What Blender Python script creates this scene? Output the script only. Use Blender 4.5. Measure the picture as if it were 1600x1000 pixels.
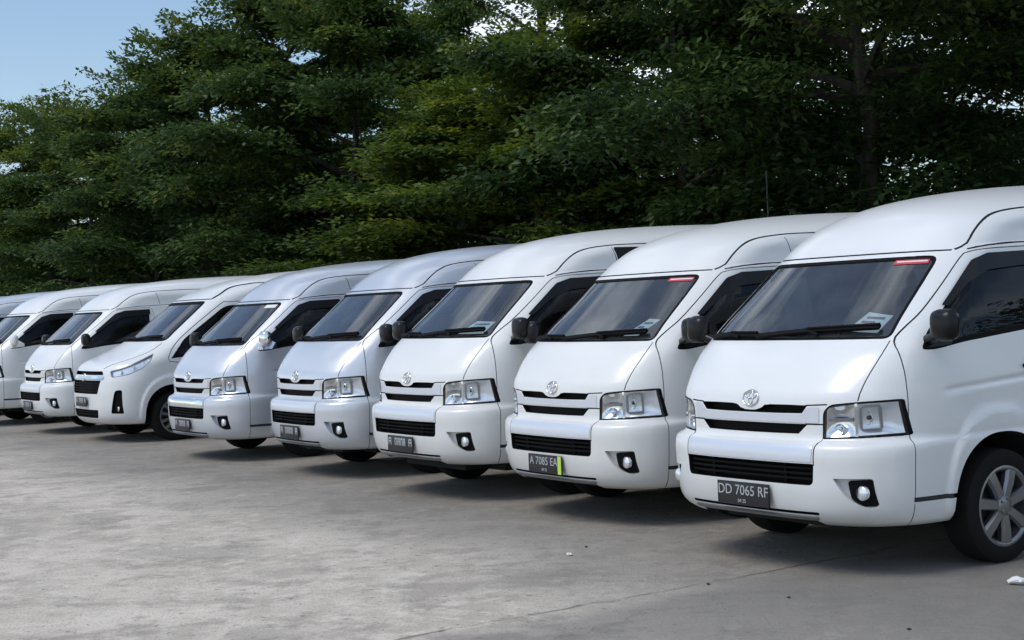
import bpy, bmesh, math, random
import numpy as np
from mathutils import Vector, Matrix
from mathutils.bvhtree import BVHTree
from mathutils.geometry import delaunay_2d_cdt
from mathutils.interpolate import poly_3d_calc
R = math.radians
scene = bpy.context.scene
for o in list(bpy.data.objects): bpy.data.objects.remove(o)
COL = scene.collection

# ------------------------------------------------------------------ camera
CAM_H, F_PX, PITCH, ROLL = 1.5556, 2348.0, R(-0.399), R(2.27)
cam = bpy.data.cameras.new("camera"); cam.sensor_width = 36.0; cam.lens = 36.0 * F_PX / 1600.0
cam.clip_start = 0.05; cam.clip_end = 2000.0
cam_ob = bpy.data.objects.new("camera", cam); COL.objects.link(cam_ob); scene.camera = cam_ob
fwd = Vector((0, math.cos(PITCH), math.sin(PITCH))); right = Vector((1, 0, 0)); up = right.cross(fwd)
cr = right * math.cos(ROLL) - up * math.sin(ROLL); cu = right * math.sin(ROLL) + up * math.cos(ROLL)
m = Matrix((cr, cu, -fwd)).transposed().to_4x4(); m.translation = (0, 0, CAM_H); cam_ob.matrix_world = m

# ------------------------------------------------------------------ sky, sun, exposure
SUN_EL, SUN_AZ = R(56), R(-116)          # azimuth measured clockwise from +Y
sun_dir = Vector((math.sin(SUN_AZ) * math.cos(SUN_EL), math.cos(SUN_AZ) * math.cos(SUN_EL), math.sin(SUN_EL)))
world = bpy.data.worlds.new("World"); scene.world = world; world.use_nodes = True
nt = world.node_tree; nt.nodes.clear()
def N(t, kind, **kw):
    n = t.nodes.new(kind)
    for k, v in kw.items():
        if k in ('ins',):
            for i, x in v.items(): n.inputs[i].default_value = x
        else: setattr(n, k, v)
    return n
sky = N(nt, 'ShaderNodeTexSky', sky_type='NISHITA'); sky.sun_disc = False
sky.sun_elevation = SUN_EL; sky.sun_rotation = SUN_AZ; sky.air_density = 1.0; sky.dust_density = 0.9; sky.ozone_density = 1.6
bg = N(nt, 'ShaderNodeBackground'); bg.inputs['Strength'].default_value = 0.135
tc = N(nt, 'ShaderNodeTexCoord'); mp = N(nt, 'ShaderNodeMapping'); mp.inputs['Scale'].default_value = (1.0, 1.0, 2.2); mp.inputs['Location'].default_value = (2.2, 8.1, 4.0)
nz = N(nt, 'ShaderNodeTexNoise'); nz.inputs['Scale'].default_value = 2.6; nz.inputs['Detail'].default_value = 7; nz.inputs['Roughness'].default_value = 0.55
rp = N(nt, 'ShaderNodeValToRGB'); rp.color_ramp.elements[0].position = 0.48; rp.color_ramp.elements[1].position = 0.70
mx = N(nt, 'ShaderNodeMix', data_type='RGBA'); wout = N(nt, 'ShaderNodeOutputWorld')
nt.links.new(tc.outputs['Generated'], mp.inputs[0]); nt.links.new(mp.outputs[0], nz.inputs[0]); nt.links.new(nz.outputs[0], rp.inputs[0])
nt.links.new(rp.outputs[0], mx.inputs[0]); nt.links.new(sky.outputs[0], mx.inputs[6]); mx.inputs[7].default_value = (8.6, 9.2, 9.9, 1)
nt.links.new(mx.outputs[2], bg.inputs[0]); nt.links.new(bg.outputs[0], wout.inputs[0])
sun = bpy.data.lights.new("sun", 'SUN'); sun.energy = 1.3; sun.angle = R(28); sun.color = (1.0, 0.965, 0.91)
sun_ob = bpy.data.objects.new("sun", sun); COL.objects.link(sun_ob); sun_ob.rotation_euler = sun_dir.to_track_quat('Z', 'Y').to_euler(); sun_ob.location = (0, 0, 30)
scene.view_settings.view_transform = 'Standard'; scene.view_settings.look = 'None'; scene.view_settings.gamma = 1.0
scene.view_settings.exposure = 0.18; scene.view_settings.use_curve_mapping = False
scene.render.engine = 'CYCLES'
cy = scene.cycles; cy.use_denoising = True; cy.max_bounces = 5; cy.transparent_max_bounces = 10; cy.diffuse_bounces = 2; cy.glossy_bounces = 3; cy.transmission_bounces = 4; cy.use_adaptive_sampling = True; cy.adaptive_threshold = 0.02
cy.caustics_reflective = False; cy.caustics_refractive = False; cy.sample_clamp_indirect = 6.0

# ------------------------------------------------------------------ materials
MATS = {}
def mat(name, color=(.5, .5, .5), rough=.5, metal=0.0, coat=0.0, spec=0.5, **kw):
    m = bpy.data.materials.new(name); m.use_nodes = True
    b = m.node_tree.nodes['Principled BSDF']
    b.inputs['Base Color'].default_value = (*color, 1); b.inputs['Roughness'].default_value = rough
    b.inputs['Metallic'].default_value = metal; b.inputs['Coat Weight'].default_value = coat; b.inputs['Coat Roughness'].default_value = 0.13
    b.inputs['Specular IOR Level'].default_value = spec
    MATS[name] = m; return m
def link(t, a, ao, b, bi): t.links.new(a.outputs[ao], b.inputs[bi])
def paint(name, color, metal, rough, dirt):
    m = mat(name, color, rough, metal, coat=0.45); t = m.node_tree; b = t.nodes['Principled BSDF']
    tc = N(t, 'ShaderNodeTexCoord'); n1 = N(t, 'ShaderNodeTexNoise', ins={'Scale': 3.0, 'Detail': 6.0})
    link(t, tc, 'Object', n1, 0)
    sx = N(t, 'ShaderNodeSeparateXYZ'); link(t, tc, 'Object', sx, 0)
    mr = N(t, 'ShaderNodeMapRange', ins={'From Min': 0.95, 'From Max': 0.25, 'To Min': 0.0, 'To Max': 1.0}); link(t, sx, 'Z', mr, 0)   # road film: thicker low down
    ad = N(t, 'ShaderNodeMath', operation='MULTIPLY_ADD'); ad.inputs[1].default_value = .55; ad.inputs[2].default_value = .18; link(t, mr, 0, ad, 0)
    mu = N(t, 'ShaderNodeMath', operation='MULTIPLY'); link(t, ad, 0, mu, 0); link(t, n1, 0, mu, 1)
    m2 = N(t, 'ShaderNodeMath', operation='MULTIPLY'); m2.inputs[1].default_value = dirt; link(t, mu, 0, m2, 0)
    mx = N(t, 'ShaderNodeMix', data_type='RGBA'); mx.inputs[6].default_value = (*color, 1); mx.inputs[7].default_value = (.34, .32, .29, 1)
    link(t, m2, 0, mx, 0); t.links.new(mx.outputs[2], b.inputs['Base Color'])
    return m
paint('white_paint', (.80, .815, .81), 0.0, .32, .68)
paint('cream_white_paint', (.80, .805, .785), 0.0, .34, .75)
paint('silver_paint', (.66, .69, .735), 0.40, .30, .40)
mat('silver_trim', (.70, .73, .79), .30, .35); mat('black_trim', (.005, .005, .006), .65, spec=.12); mat('gloss_black', (.006, .006, .007), .30, spec=.3); mat('rubber', (.010, .010, .010), .9, spec=.2)
mat('seam', (.06, .062, .065), .8); mat('cabin_lining', (.17, .172, .175), .8); mat('underbody_black', (.010, .010, .010), .9)
mat('chrome', (.82, .83, .84), .10, 1.0); mat('reflector', (.92, .94, .97), .24, .60); mat('wheel_silver', (.25, .255, .265), .30, .80); mat('wheel_dark', (.02, .02, .022), .6)
mat('seat_cloth', (.11, .112, .12), .9); mat('white_cloth', (.72, .73, .72), .85); mat('paper', (.74, .75, .74), .8); mat('ink', (.10, .11, .14), .8)
mat('plate_black', (.014, .014, .017), .4); mat('plate_ink', (.42, .43, .45), .5); mat('red_sticker', (.55, .06, .09), .5); mat('lime_tape', (.50, .72, .10), .5)
mat('amber', (.75, .30, .05), .3); mat('dashboard_grey', (.06, .061, .066), .7)
def glass(name, tint, ior=1.5, dust=0.0):
    m = bpy.data.materials.new(name); m.use_nodes = True; t = m.node_tree; t.nodes.clear()
    tr = N(t, 'ShaderNodeBsdfTransparent'); tr.inputs[0].default_value = (*tint, 1); gl = N(t, 'ShaderNodeBsdfGlossy'); gl.inputs['Roughness'].default_value = 0.015; gl.inputs[0].default_value = (.95, .97, 1, 1)
    fr = N(t, 'ShaderNodeFresnel'); fr.inputs[0].default_value = ior; mx = N(t, 'ShaderNodeMixShader'); o = N(t, 'ShaderNodeOutputMaterial')
    ge = N(t, 'ShaderNodeNewGeometry'); iv = N(t, 'ShaderNodeMath', operation='SUBTRACT'); iv.inputs[0].default_value = 1.0; link(t, ge, 'Backfacing', iv, 1); fm = N(t, 'ShaderNodeMath', operation='MULTIPLY'); link(t, fr, 0, fm, 0); link(t, iv, 0, fm, 1)   # one reflection per pane, none inside the sheet
    link(t, fm, 0, mx, 0); link(t, tr, 0, mx, 1); link(t, gl, 0, mx, 2)
    if dust:
        df = N(t, 'ShaderNodeBsdfDiffuse'); df.inputs[0].default_value = (.6, .6, .58, 1); tc = N(t, 'ShaderNodeTexCoord'); n = N(t, 'ShaderNodeTexNoise', ins={'Scale': 5.0, 'Detail': 6.0}); link(t, tc, 'Object', n, 0)
        mu = N(t, 'ShaderNodeMath', operation='MULTIPLY'); mu.inputs[1].default_value = dust; link(t, n, 0, mu, 0)
        m2 = N(t, 'ShaderNodeMixShader'); link(t, mu, 0, m2, 0); link(t, mx, 0, m2, 1); link(t, df, 0, m2, 2); link(t, m2, 0, o, 0)
    else: link(t, mx, 0, o, 0)
    MATS[name] = m; return m
glass('windshield_glass', (.78, .84, .86), 1.95, .05); glass('tinted_glass', (.24, .26, .27), 1.36, .015); glass('lamp_lens', (.96, .97, .98), 1.5, .03)

# ------------------------------------------------------------------ mesh helpers
class MB:
    def __init__(s): s.v = []; s.f = []; s.m = []
    def add(s, verts, faces, mi=0):
        k = len(s.v); s.v += [tuple(map(float, p)) for p in verts]; s.f += [tuple(k + i for i in f) for f in faces]; s.m += [mi] * len(faces); return s
    def box(s, a, b, mi=0, bev=0.0):
        (x0, y0, z0), (x1, y1, z1) = a, b
        if bev:
            bm = bmesh.new(); bmesh.ops.create_cube(bm, size=1.0, matrix=Matrix.Translation(((x0+x1)/2, (y0+y1)/2, (z0+z1)/2)) @ Matrix.Diagonal((x1-x0, y1-y0, z1-z0, 1)))
            bmesh.ops.bevel(bm, geom=bm.edges[:], offset=bev, segments=3, affect='EDGES', profile=.5)
            bm.verts.index_update(); s.add([q.co for q in bm.verts], [[q.index for q in f.verts] for f in bm.faces], mi); bm.free(); return s
        return s.add([(x0,y0,z0),(x1,y0,z0),(x1,y1,z0),(x0,y1,z0),(x0,y0,z1),(x1,y0,z1),(x1,y1,z1),(x0,y1,z1)], [(0,3,2,1),(4,5,6,7),(0,1,5,4),(1,2,6,5),(2,3,7,6),(3,0,4,7)], mi)
    def tube(s, pts, rad, n=8, mi=0, caps=True):
        pts = [Vector(p) for p in pts]; rad = rad if hasattr(rad, '__len__') else [rad] * len(pts); V = []; ref = None
        for i, p in enumerate(pts):
            d = (pts[min(i+1, len(pts)-1)] - pts[max(i-1, 0)]).normalized()
            if ref is None: ref = Vector((0, 0, 1)) if abs(d.z) < .9 else Vector((1, 0, 0))
            a = d.cross(ref).normalized(); b = a.cross(d); ref = b
            V += [p + (a * math.cos(t) + b * math.sin(t)) * rad[i] for t in [2*math.pi*k/n for k in range(n)]]
        F = [(i*n+k, i*n+(k+1) % n, (i+1)*n+(k+1) % n, (i+1)*n+k) for i in range(len(pts)-1) for k in range(n)]
        if caps: F += [tuple(range(n))[::-1], tuple((len(pts)-1)*n+k for k in range(n))]
        return s.add(V, F, mi)
    def lathe(s, prof, n=32, axis='x', org=(0, 0, 0), mi=0):       # prof: (axial, radius)
        V = []
        for a, r in prof:
            for k in range(n):
                t = 2*math.pi*k/n; c, q = r*math.cos(t), r*math.sin(t)
                p = (a, c, q) if axis == 'x' else ((c, a, q) if axis == 'y' else (c, q, a))
                V.append((p[0]+org[0], p[1]+org[1], p[2]+org[2]))
        F = [(i*n+k, i*n+(k+1) % n, (i+1)*n+(k+1) % n, (i+1)*n+k) for i in range(len(prof)-1) for k in range(n)]
        return s.add(V, F, mi)
    def mirror(s):
        o = MB(); o.v = [(-x, y, z) for x, y, z in s.v]; o.f = [f[::-1] for f in s.f]; o.m = list(s.m); return o
    def join(s, o): s.pieces = getattr(s, 'pieces', [])+[o]; k = len(s.v); s.v += o.v; s.f += [tuple(k+i for i in f) for f in o.f]; s.m += o.m; return s
    def mesh(s, name, mats=(), smooth=40, fix=True):
        me = bpy.data.meshes.new(name); me.from_pydata(s.v, [], s.f); me.update()
        if fix:
            bm = bmesh.new(); bm.from_mesh(me); bmesh.ops.recalc_face_normals(bm, faces=bm.faces[:]); bm.to_mesh(me); bm.free()
        me.polygons.foreach_set('material_index', s.m)
        for mn in mats: me.materials.append(MATS[mn])
        if smooth:
            me.polygons.foreach_set('use_smooth', [True] * len(me.polygons)); me.set_sharp_from_angle(angle=R(smooth))
        return me

def pchip(xs, ys):
    x = np.array(xs, float); y = np.array(ys, float); h = np.diff(x); d = np.diff(y) / h; m = np.zeros_like(y); m[0] = d[0]; m[-1] = d[-1]
    for i in range(1, len(x)-1):
        if d[i-1]*d[i] > 0:
            w1 = 2*h[i]+h[i-1]; w2 = h[i]+2*h[i-1]; m[i] = (w1+w2)/(w1/d[i-1]+w2/d[i])
    def f(q):
        q = np.clip(np.asarray(q, float), x[0], x[-1]); i = np.clip(np.searchsorted(x, q)-1, 0, len(x)-2); t = (q-x[i])/h[i]
        return (2*t**3-3*t**2+1)*y[i]+(t**3-2*t**2+t)*h[i]*m[i]+(-2*t**3+3*t**2)*y[i+1]+(t**3-t**2)*h[i]*m[i+1]
    return f
def table(d): k = sorted(d); return pchip(k, [d[q] for q in k])
def sstep(x): x = np.clip(x, 0, 1); return x*x*(3-2*x)

class Surf:
    """A van body: horizontal outlines stacked by height. u = across, v = back from the nose, z = up."""
    def __init__(s, vc, w, a, n, vr, bump): s.vc, s.w, s.a, s.n, s.vr, s.bump = table(vc), table(w), table(a), table(n), table(vr), bump; s.ar, s.nr = .28, 3.0
    def front_v(s, u, z):
        q = np.clip(np.abs(u)/s.w(z), 0, .99995); n = s.n(z); return s.vc(z)+s.a(z)*(1-(1-q**n)**(1/n))
    def side_u(s, v, z):
        v = np.asarray(v, float); n = s.n(z); w = s.w(z)
        d = np.clip(1-(v-s.vc(z))/s.a(z), 0, 1); e = np.clip(1-(s.vr(z)-v)/s.ar, 0, 1)
        return w*np.maximum(1-d**n, 0)**(1/n)*np.maximum(1-e**s.nr, 0)**(1/s.nr)+s.bump(v, z)
    def rear_v(s, u, z):
        q = np.clip(np.abs(u)/s.w(z), 0, .9999); return s.vr(z)-s.ar*(1-(1-q**s.nr)**(1/s.nr))
    def front(s, P): u, z = P[:, 0], P[:, 1]; return np.stack([u, s.front_v(u, z), z], 1)
    def side(s, P): v, z = P[:, 0], P[:, 1]; return np.stack([s.side_u(v, z), v, z], 1)
    def rear(s, P): u, z = P[:, 0], P[:, 1]; return np.stack([u, s.rear_v(u, z), z], 1)
    def off(s, kind, P, d):
        """points on the surface pushed out by d along the surface normal"""
        P = np.asarray(P, float); f = getattr(s, kind); e = 2e-3
        A = f(P); U = f(P+[e, 0])-f(P-[e, 0]); W = f(P+[0, e])-f(P-[0, e]); n = np.cross(U, W)
        n /= np.linalg.norm(n, axis=1)[:, None]
        out = {'front': np.array([0, -1, 0]), 'side': np.array([1, 0, 0]), 'rear': np.array([0, 1, 0])}[kind]
        n *= np.sign(n @ out + 1e-9)[:, None]
        return A+n*np.asarray(d).reshape(-1, 1) if np.ndim(d) else A+n*d

def densify(P, step=.03, closed=True):
    out = []; n = len(P)
    for i in range(n if closed else n-1):
        a = np.array(P[i], float); b = np.array(P[(i+1) % n], float); k = max(1, int(np.ceil(np.linalg.norm(b-a)/step)))
        out += [a+(b-a)*j/k for j in range(k)]
    if not closed: out.append(np.array(P[-1], float))
    return np.array(out)
def rounded(P, r=.03, k=4):
    out = []; n = len(P)
    for i in range(n):
        p = np.array(P[i], float); a = np.array(P[i-1], float); b = np.array(P[(i+1) % n], float)
        rr = P[i][2] if len(P[i]) > 2 else r; p = p[:2]; a = a[:2]; b = b[:2]
        la, lb = np.linalg.norm(a-p), np.linalg.norm(b-p); q = min(rr, la*.45, lb*.45)
        A = p+(a-p)/la*q; B = p+(b-p)/lb*q
        for j in range(k+1):
            t = j/k; out.append((1-t)**2*A+2*t*(1-t)*p+t*t*B)
    return np.array(out)
def smooth_path(P, step=.03):
    P = np.array(P, float); out = []
    for i in range(len(P)-1):
        p0 = P[max(i-1, 0)]; p1 = P[i]; p2 = P[i+1]; p3 = P[min(i+2, len(P)-1)]; k = max(2, int(np.linalg.norm(p2-p1)/step))
        for j in range(k):
            t = j/k; out.append(.5*((2*p1)+(-p0+p2)*t+(2*p0-5*p1+4*p2-p3)*t*t+(-p0+3*p1-3*p2+p3)*t**3))
    out.append(P[-1]); return np.array(out)
def inside(P, q):
    x, y = P[:, 0], P[:, 1]; x2, y2 = np.roll(x, -1), np.roll(y, -1); r = np.zeros(len(q), bool)
    for i in range(len(P)):
        c = (y[i] > q[:, 1]) != (y2[i] > q[:, 1])
        if y2[i] != y[i]: r ^= c & (q[:, 0] < (x2[i]-x[i])*(q[:, 1]-y[i])/(y2[i]-y[i])+x[i])
    return r
def shrink(P, d):
    P = np.asarray(P, float); n = len(P); area = .5*np.sum(P[:, 0]*np.roll(P[:, 1], -1)-np.roll(P[:, 0], -1)*P[:, 1]); sg = 1 if area > 0 else -1
    T = np.roll(P, -1, 0)-np.roll(P, 1, 0); T /= np.linalg.norm(T, axis=1)[:, None]+1e-12
    return P+np.stack([-T[:, 1], T[:, 0]], 1)*sg*d
def shell(S, kind, P, d_out, d_in, mi=0, step=.05, both=False):
    """solid plate following the body surface inside outline P"""
    P = densify(P, step); lo, hi = P.min(0), P.max(0); st = step
    gx, gy = np.meshgrid(np.arange(lo[0]+st/2, hi[0], st), np.arange(lo[1]+st/2, hi[1], st)); G = np.stack([gx.ravel(), gy.ravel()], 1)
    if len(G):
        G = G[inside(P, G)]
        if len(G): G = G[np.min(np.linalg.norm(G[:, None]-P[None], axis=2), 1) > st*.35]
    pts = [Vector(p) for p in P]+[Vector(p) for p in G]; n = len(P)
    vs, es, fs, *_ = delaunay_2d_cdt(pts, [(i, (i+1) % n) for i in range(n)], [], 1, 1e-7)
    Q = np.array([(v.x, v.y) for v in vs]); k = len(Q); A = S.off(kind, Q, d_out); B = S.off(kind, Q, d_in)
    cnt = {}
    for f in fs:
        for i in range(len(f)):
            e = (f[i], f[(i+1) % len(f)]); cnt[e] = cnt.get(e, 0)+1
    side = [(e[1], e[0], e[0]+k, e[1]+k) for e in cnt if (e[1], e[0]) not in cnt]
    mb = MB().add(np.concatenate([A, B]), [tuple(f) for f in fs]+[tuple(i+k for i in f[::-1]) for f in fs]+side, mi)
    return mb
def ribbon(S, kind, path, hw, d_out, d_in, mi=0, closed=False):
    P = np.asarray(path, float); n = len(P)
    T = np.roll(P, -1, 0)-np.roll(P, 1, 0) if closed else np.gradient(P, axis=0)
    T /= np.linalg.norm(T, axis=1)[:, None]+1e-12; Nn = np.stack([-T[:, 1], T[:, 0]], 1)*hw
    V = np.stack([S.off(kind, P+Nn, d_out), S.off(kind, P-Nn, d_out), S.off(kind, P-Nn, d_in), S.off(kind, P+Nn, d_in)], 1).reshape(-1, 3)
    F = [(i*4+k, i*4+(k+1) % 4, ((i+1) % n)*4+(k+1) % 4, ((i+1) % n)*4+k) for i in range(n if closed else n-1) for k in range(4)]
    if not closed: F += [(0, 1, 2, 3), ((n-1)*4+3, (n-1)*4+2, (n-1)*4+1, (n-1)*4)]
    return MB().add(V, F, mi)
def both(mb): return MB().join(mb).join(mb.mirror())

def stack(S, zs, cols, inset=0.0, dz=0.0, vmin=None):
    """closed solid of outlines; cols = (front u fractions, front v fractions, side fractions, rear steps)"""
    uf, vf, sf, nr = cols; mb = MB(); rings = []
    for z in zs:
        zz = z+dz; vc = float(S.vc(zz))+inset*1.5; w = float(S.w(zz))-inset; a = float(S.a(zz)); n = float(S.n(zz)); vr = float(S.vr(zz))-inset
        if vmin is not None: vc = max(vc, vmin(z))
        pts = [(w*q, vc+a*(1-(1-q**n)**(1/n))) for q in uf]
        q1 = uf[-1]; d0 = (1-(1-q1**n)**(1/n))
        for t in vf:
            d = d0+(1-d0)*t; pts.append((w*(1-(1-d)**n)**(1/n), vc+a*d))
        v0, v1 = vc+a, vr-S.ar
        for t in sf: pts.append((w, v0+(v1-v0)*t))
        for k in range(1, nr+1):
            t = k/nr*math.pi/2; pts.append((w*math.cos(t)**(2/S.nr), v1+S.ar*math.sin(t)**(2/S.nr)))
        if not inset: pts = [(u+float(S.bump(v, z)) if u > .4 else u, v) for u, v in pts]
        half = [(u, v, z) for u, v in pts]; half[0] = (0.0, half[0][1], z); half[-1] = (0.0, half[-1][1], z)
        rings.append(half+[(-u, v, zq) for u, v, zq in half[-2:0:-1]])
    m = len(rings[0]); V = [p for r in rings for p in r]
    F = [(i*m+k, i*m+(k+1) % m, (i+1)*m+(k+1) % m, (i+1)*m+k) for i in range(len(rings)-1) for k in range(m)]
    h = (m-2)//2+1
    def cap(b, flip):
        fs = []
        for k in range(1, h):
            q = (b+k, b+k+1, b+(m-k-1) % m, b+m-k) if k < h-1 else (b+k, b+k+1, b+m-k)
            fs.append(q[::-1] if flip else q)
        fs.append((b, b+1, b+m-1)[::-1] if flip else (b, b+1, b+m-1)); return fs
    F += cap(0, True)+cap((len(rings)-1)*m, False)
    return mb.add(V, F)

def boolean(me, cutter, mats):
    """me minus cutter (MB), exact solver; a degenerate contact is retried with the cutter nudged by a fraction of a millimetre"""
    def size(q):
        c = np.empty(len(q.vertices)*3); q.vertices.foreach_get('co', c); c = c.reshape(-1, 3); return c.max(0)-c.min(0)
    s0 = size(me); n0 = len(me.polygons)
    for k in range(7):
        cm = cutter.mesh('tmp_cut', mats, smooth=0)
        if k: cm.transform(Matrix.Translation((.00011*k, .00017*k, -.00013*k)) @ Matrix.Rotation(.00005*k, 4, 'Z'))
        a = bpy.data.objects.new('tmp_a', me); b = bpy.data.objects.new('tmp_b', cm); COL.objects.link(a); COL.objects.link(b)
        md = a.modifiers.new('cut', 'BOOLEAN'); md.solver = 'EXACT'; md.operation = 'DIFFERENCE'; md.object = b
        dg = bpy.context.evaluated_depsgraph_get(); out = bpy.data.meshes.new_from_object(a.evaluated_get(dg))
        bpy.data.objects.remove(a); bpy.data.objects.remove(b)
        if len(out.polygons) > .7*n0 and np.allclose(size(out), s0, atol=.02): return out
        if k == 1 and len(getattr(cutter, 'pieces', [])) > 1: break
    for p in getattr(cutter, 'pieces', []):          # a joined cutter that fails is applied piece by piece
        if len(cutter.pieces) > 1: me = boolean(me, p, mats)
    return me

def split_body(me, base, classify, mats, names):
    """split the cut body into its panels, painted faces keep the smooth normals of the uncut body"""
    bvh = BVHTree.FromPolygons([v.co for v in base.vertices], [p.vertices for p in base.polygons])
    bn = [v.normal.copy() for v in base.vertices]; bp = [p.vertices[:] for p in base.polygons]; bc = [v.co for v in base.vertices]
    groups = {}
    for p in me.polygons:
        g = classify(p.center) if p.material_index == 0 else 'body'
        groups.setdefault(g, []).append(p)
    res = {}; vn = {}
    def nrm(i):
        if i not in vn:
            co, _, fi, _ = bvh.find_nearest(me.vertices[i].co); pv = bp[fi]; ws = poly_3d_calc([bc[j] for j in pv], co); q = Vector((0, 0, 0))
            for j, wt in zip(pv, ws): q += bn[j]*wt
            vn[i] = q.normalized()
        return vn[i]
    for g, polys in groups.items():
        idx = {}; V = []; F = []; M = []; NL = []
        for p in polys:
            f = []
            for i in p.vertices:
                if i not in idx: idx[i] = len(V); V.append(me.vertices[i].co[:])
                f.append(idx[i])
            F.append(f); M.append(p.material_index)
            for i in p.vertices:
                if p.material_index == 0:
                    q = nrm(i); NL.append(q if q.dot(p.normal) > .6 else p.normal.copy())
                else: NL.append(p.normal.copy())
        r = bpy.data.meshes.new(g); r.from_pydata(V, [], F); r.polygons.foreach_set('material_index', M); r.polygons.foreach_set('use_smooth', [True]*len(F)); r.update()
        r.normals_split_custom_set([n[:] for n in NL])
        for mn in mats: r.materials.append(MATS[mn])
        res[g] = r
    return res
# ------------------------------------------------------------------ van builders
def text_mesh(s, size, ext=.0012, shear=0):
    c = bpy.data.curves.new('txt', 'FONT'); c.body = s; c.size = size; c.extrude = ext; c.align_x = 'CENTER'; c.align_y = 'CENTER'; c.resolution_u = 3
    o = bpy.data.objects.new('txt', c); COL.objects.link(o); dg = bpy.context.evaluated_depsgraph_get(); me = bpy.data.meshes.new_from_object(o.evaluated_get(dg)); bpy.data.objects.remove(o); return me

class Van:
    def __init__(s): s.rec = []
    def add(s, name, me, parent=None, loc=(0, 0, 0), rot=0.0, ground=False, tag=None):
        s.rec.append(dict(name=name, me=me, parent=parent, loc=loc, rot=rot, ground=ground, tag=tag)); return len(s.rec)-1

BM = ('white_paint', 'seam', 'cabin_lining', 'underbody_black', 'black_trim')

def wheel_meshes(spokes, style):
    t = MB().lathe([(-.10, .212), (-.102, .235), (-.106, .27), (-.100, .305), (-.088, .320), (-.06, .326), (.06, .326), (.088, .320), (.100, .305), (.106, .27), (.102, .235), (.09, .212), (-.10, .212)], 44)
    for g in (-.045, 0.0, .045): t.lathe([(g-.004, .3265), (g, .319), (g+.004, .3265)], 44)
    tyre = t.mesh('tyre', ('rubber',), smooth=35)
    r = MB(); r.lathe([(.088, .237), (.100, .233), (.102, .219), (.090, .205), (.03, .190), (-.09, .19)], 44, mi=0)
    r.lathe([(.030, .19), (.028, .0001)], 30, mi=1)
    hub = .066 if style == 'van' else .10
    r.lathe([(.05, hub+.006), (.094, hub), (.102, hub*.8), (.106, hub*.35), (.106, .0001)], 28, mi=0)
    for k in range(spokes):
        a = 2*math.pi*k/spokes+.3; c, s_ = math.cos(a), math.sin(a)
        h0, h1 = (.030, .040) if style == 'van' else (.020, .026)
        V = []
        for rr, h, x in ((hub*.7, h0, .098), (.14, (h0+h1)/2, .104), (.217, h1, .098)):
            for q, xx in ((-h, x-.018), (-h*.72, x), (h*.72, x), (h, x-.018), (h*.9, x-.05), (-h*.9, x-.05)): V.append((xx, c*rr-s_*q, s_*rr+c*q))
        F = [(i*6+j, i*6+(j+1) % 6, (i+1)*6+(j+1) % 6, (i+1)*6+j) for i in range(2) for j in range(6)]+[tuple(range(6)), tuple(range(12, 18))[::-1]]
        r.add(V, F, 0)
    for k in range(5):
        a = 2*math.pi*k/5; r.lathe([(.098, .009), (.112, .008), (.113, .0001)], 8, org=(0, math.cos(a)*.045, math.sin(a)*.045), mi=0)
    return tyre, r.mesh('rim', ('wheel_silver', 'wheel_dark'), smooth=30)

def front_cols():
    uf = list(np.linspace(0, .94, 22)); vf = list(np.linspace(0, 1, 27)[1:])
    sf = [t for t in list(np.linspace(0, .22, 36)[1:])+list(np.linspace(.22, 1, 26)[1:])]
    return uf, vf, sf, 10

def window(S, kind, P, van, glass_mat, parent=None, name='window_glass', ring=.028, mirror=False, seal='window_seal'):
    g = shell(S, kind, shrink(P, .002), -.007, -.012, step=.08)
    Pd = densify(P, .025); rb = ribbon(S, kind, shrink(Pd, ring/2+.001), ring/2, -.002, -.0065, closed=True)
    if mirror: g, rb = g.mirror(), rb.mirror()
    i = van.add(name, g.mesh(name, (glass_mat,), smooth=50), parent)
    van.add(seal, rb.mesh(seal, ('black_trim',), smooth=50), i); return i

def seats(van, S, v_front, cover='seat_cloth', rows=(2.55, 3.45, 4.35), z0=.80):
    for u in (.42, -.42):
        b = MB(); b.box((u-.25, v_front-.25, z0), (u+.25, v_front+.25, z0+.26), 0, .06)
        V = []; 
        for (z, v, d, h) in ((z0+.2, v_front+.22, .10, .24), (z0+.45, v_front+.28, .10, .25), (z0+.75, v_front+.36, .08, .22), (z0+.80, v_front+.375, .06, .20)):
            V += [(u-h, v-d*.3, z), (u-h*.7, v-d*.6, z), (u+h*.7, v-d*.6, z), (u+h, v-d*.3, z), (u+h, v+d, z), (u-h, v+d, z)]
        b.add(V, [(i*6+j, i*6+(j+1) % 6, (i+1)*6+(j+1) % 6, (i+1)*6+j) for i in range(3) for j in range(6)]+[tuple(range(18, 24))])
        k = van.add('front_seat', b.mesh('front_seat', ('seat_cloth',), smooth=60))
        h = MB().box((u-.13, v_front+.33, z0+.82), (u+.13, v_front+.43, z0+1.0), 0, .04); van.add('headrest', h.mesh('headrest', (cover,), smooth=60), k, tag='headrest')
    for v in rows:
        b = MB()
        for u in (-.55, -.05, .55): b.box((u-.22, v, z0+.15), (u+.22, v+.12, z0+.86), 0, .05)
        van.add('rear_seat_row', b.mesh('rear_seat_row', ('seat_cloth',), smooth=60))

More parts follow.
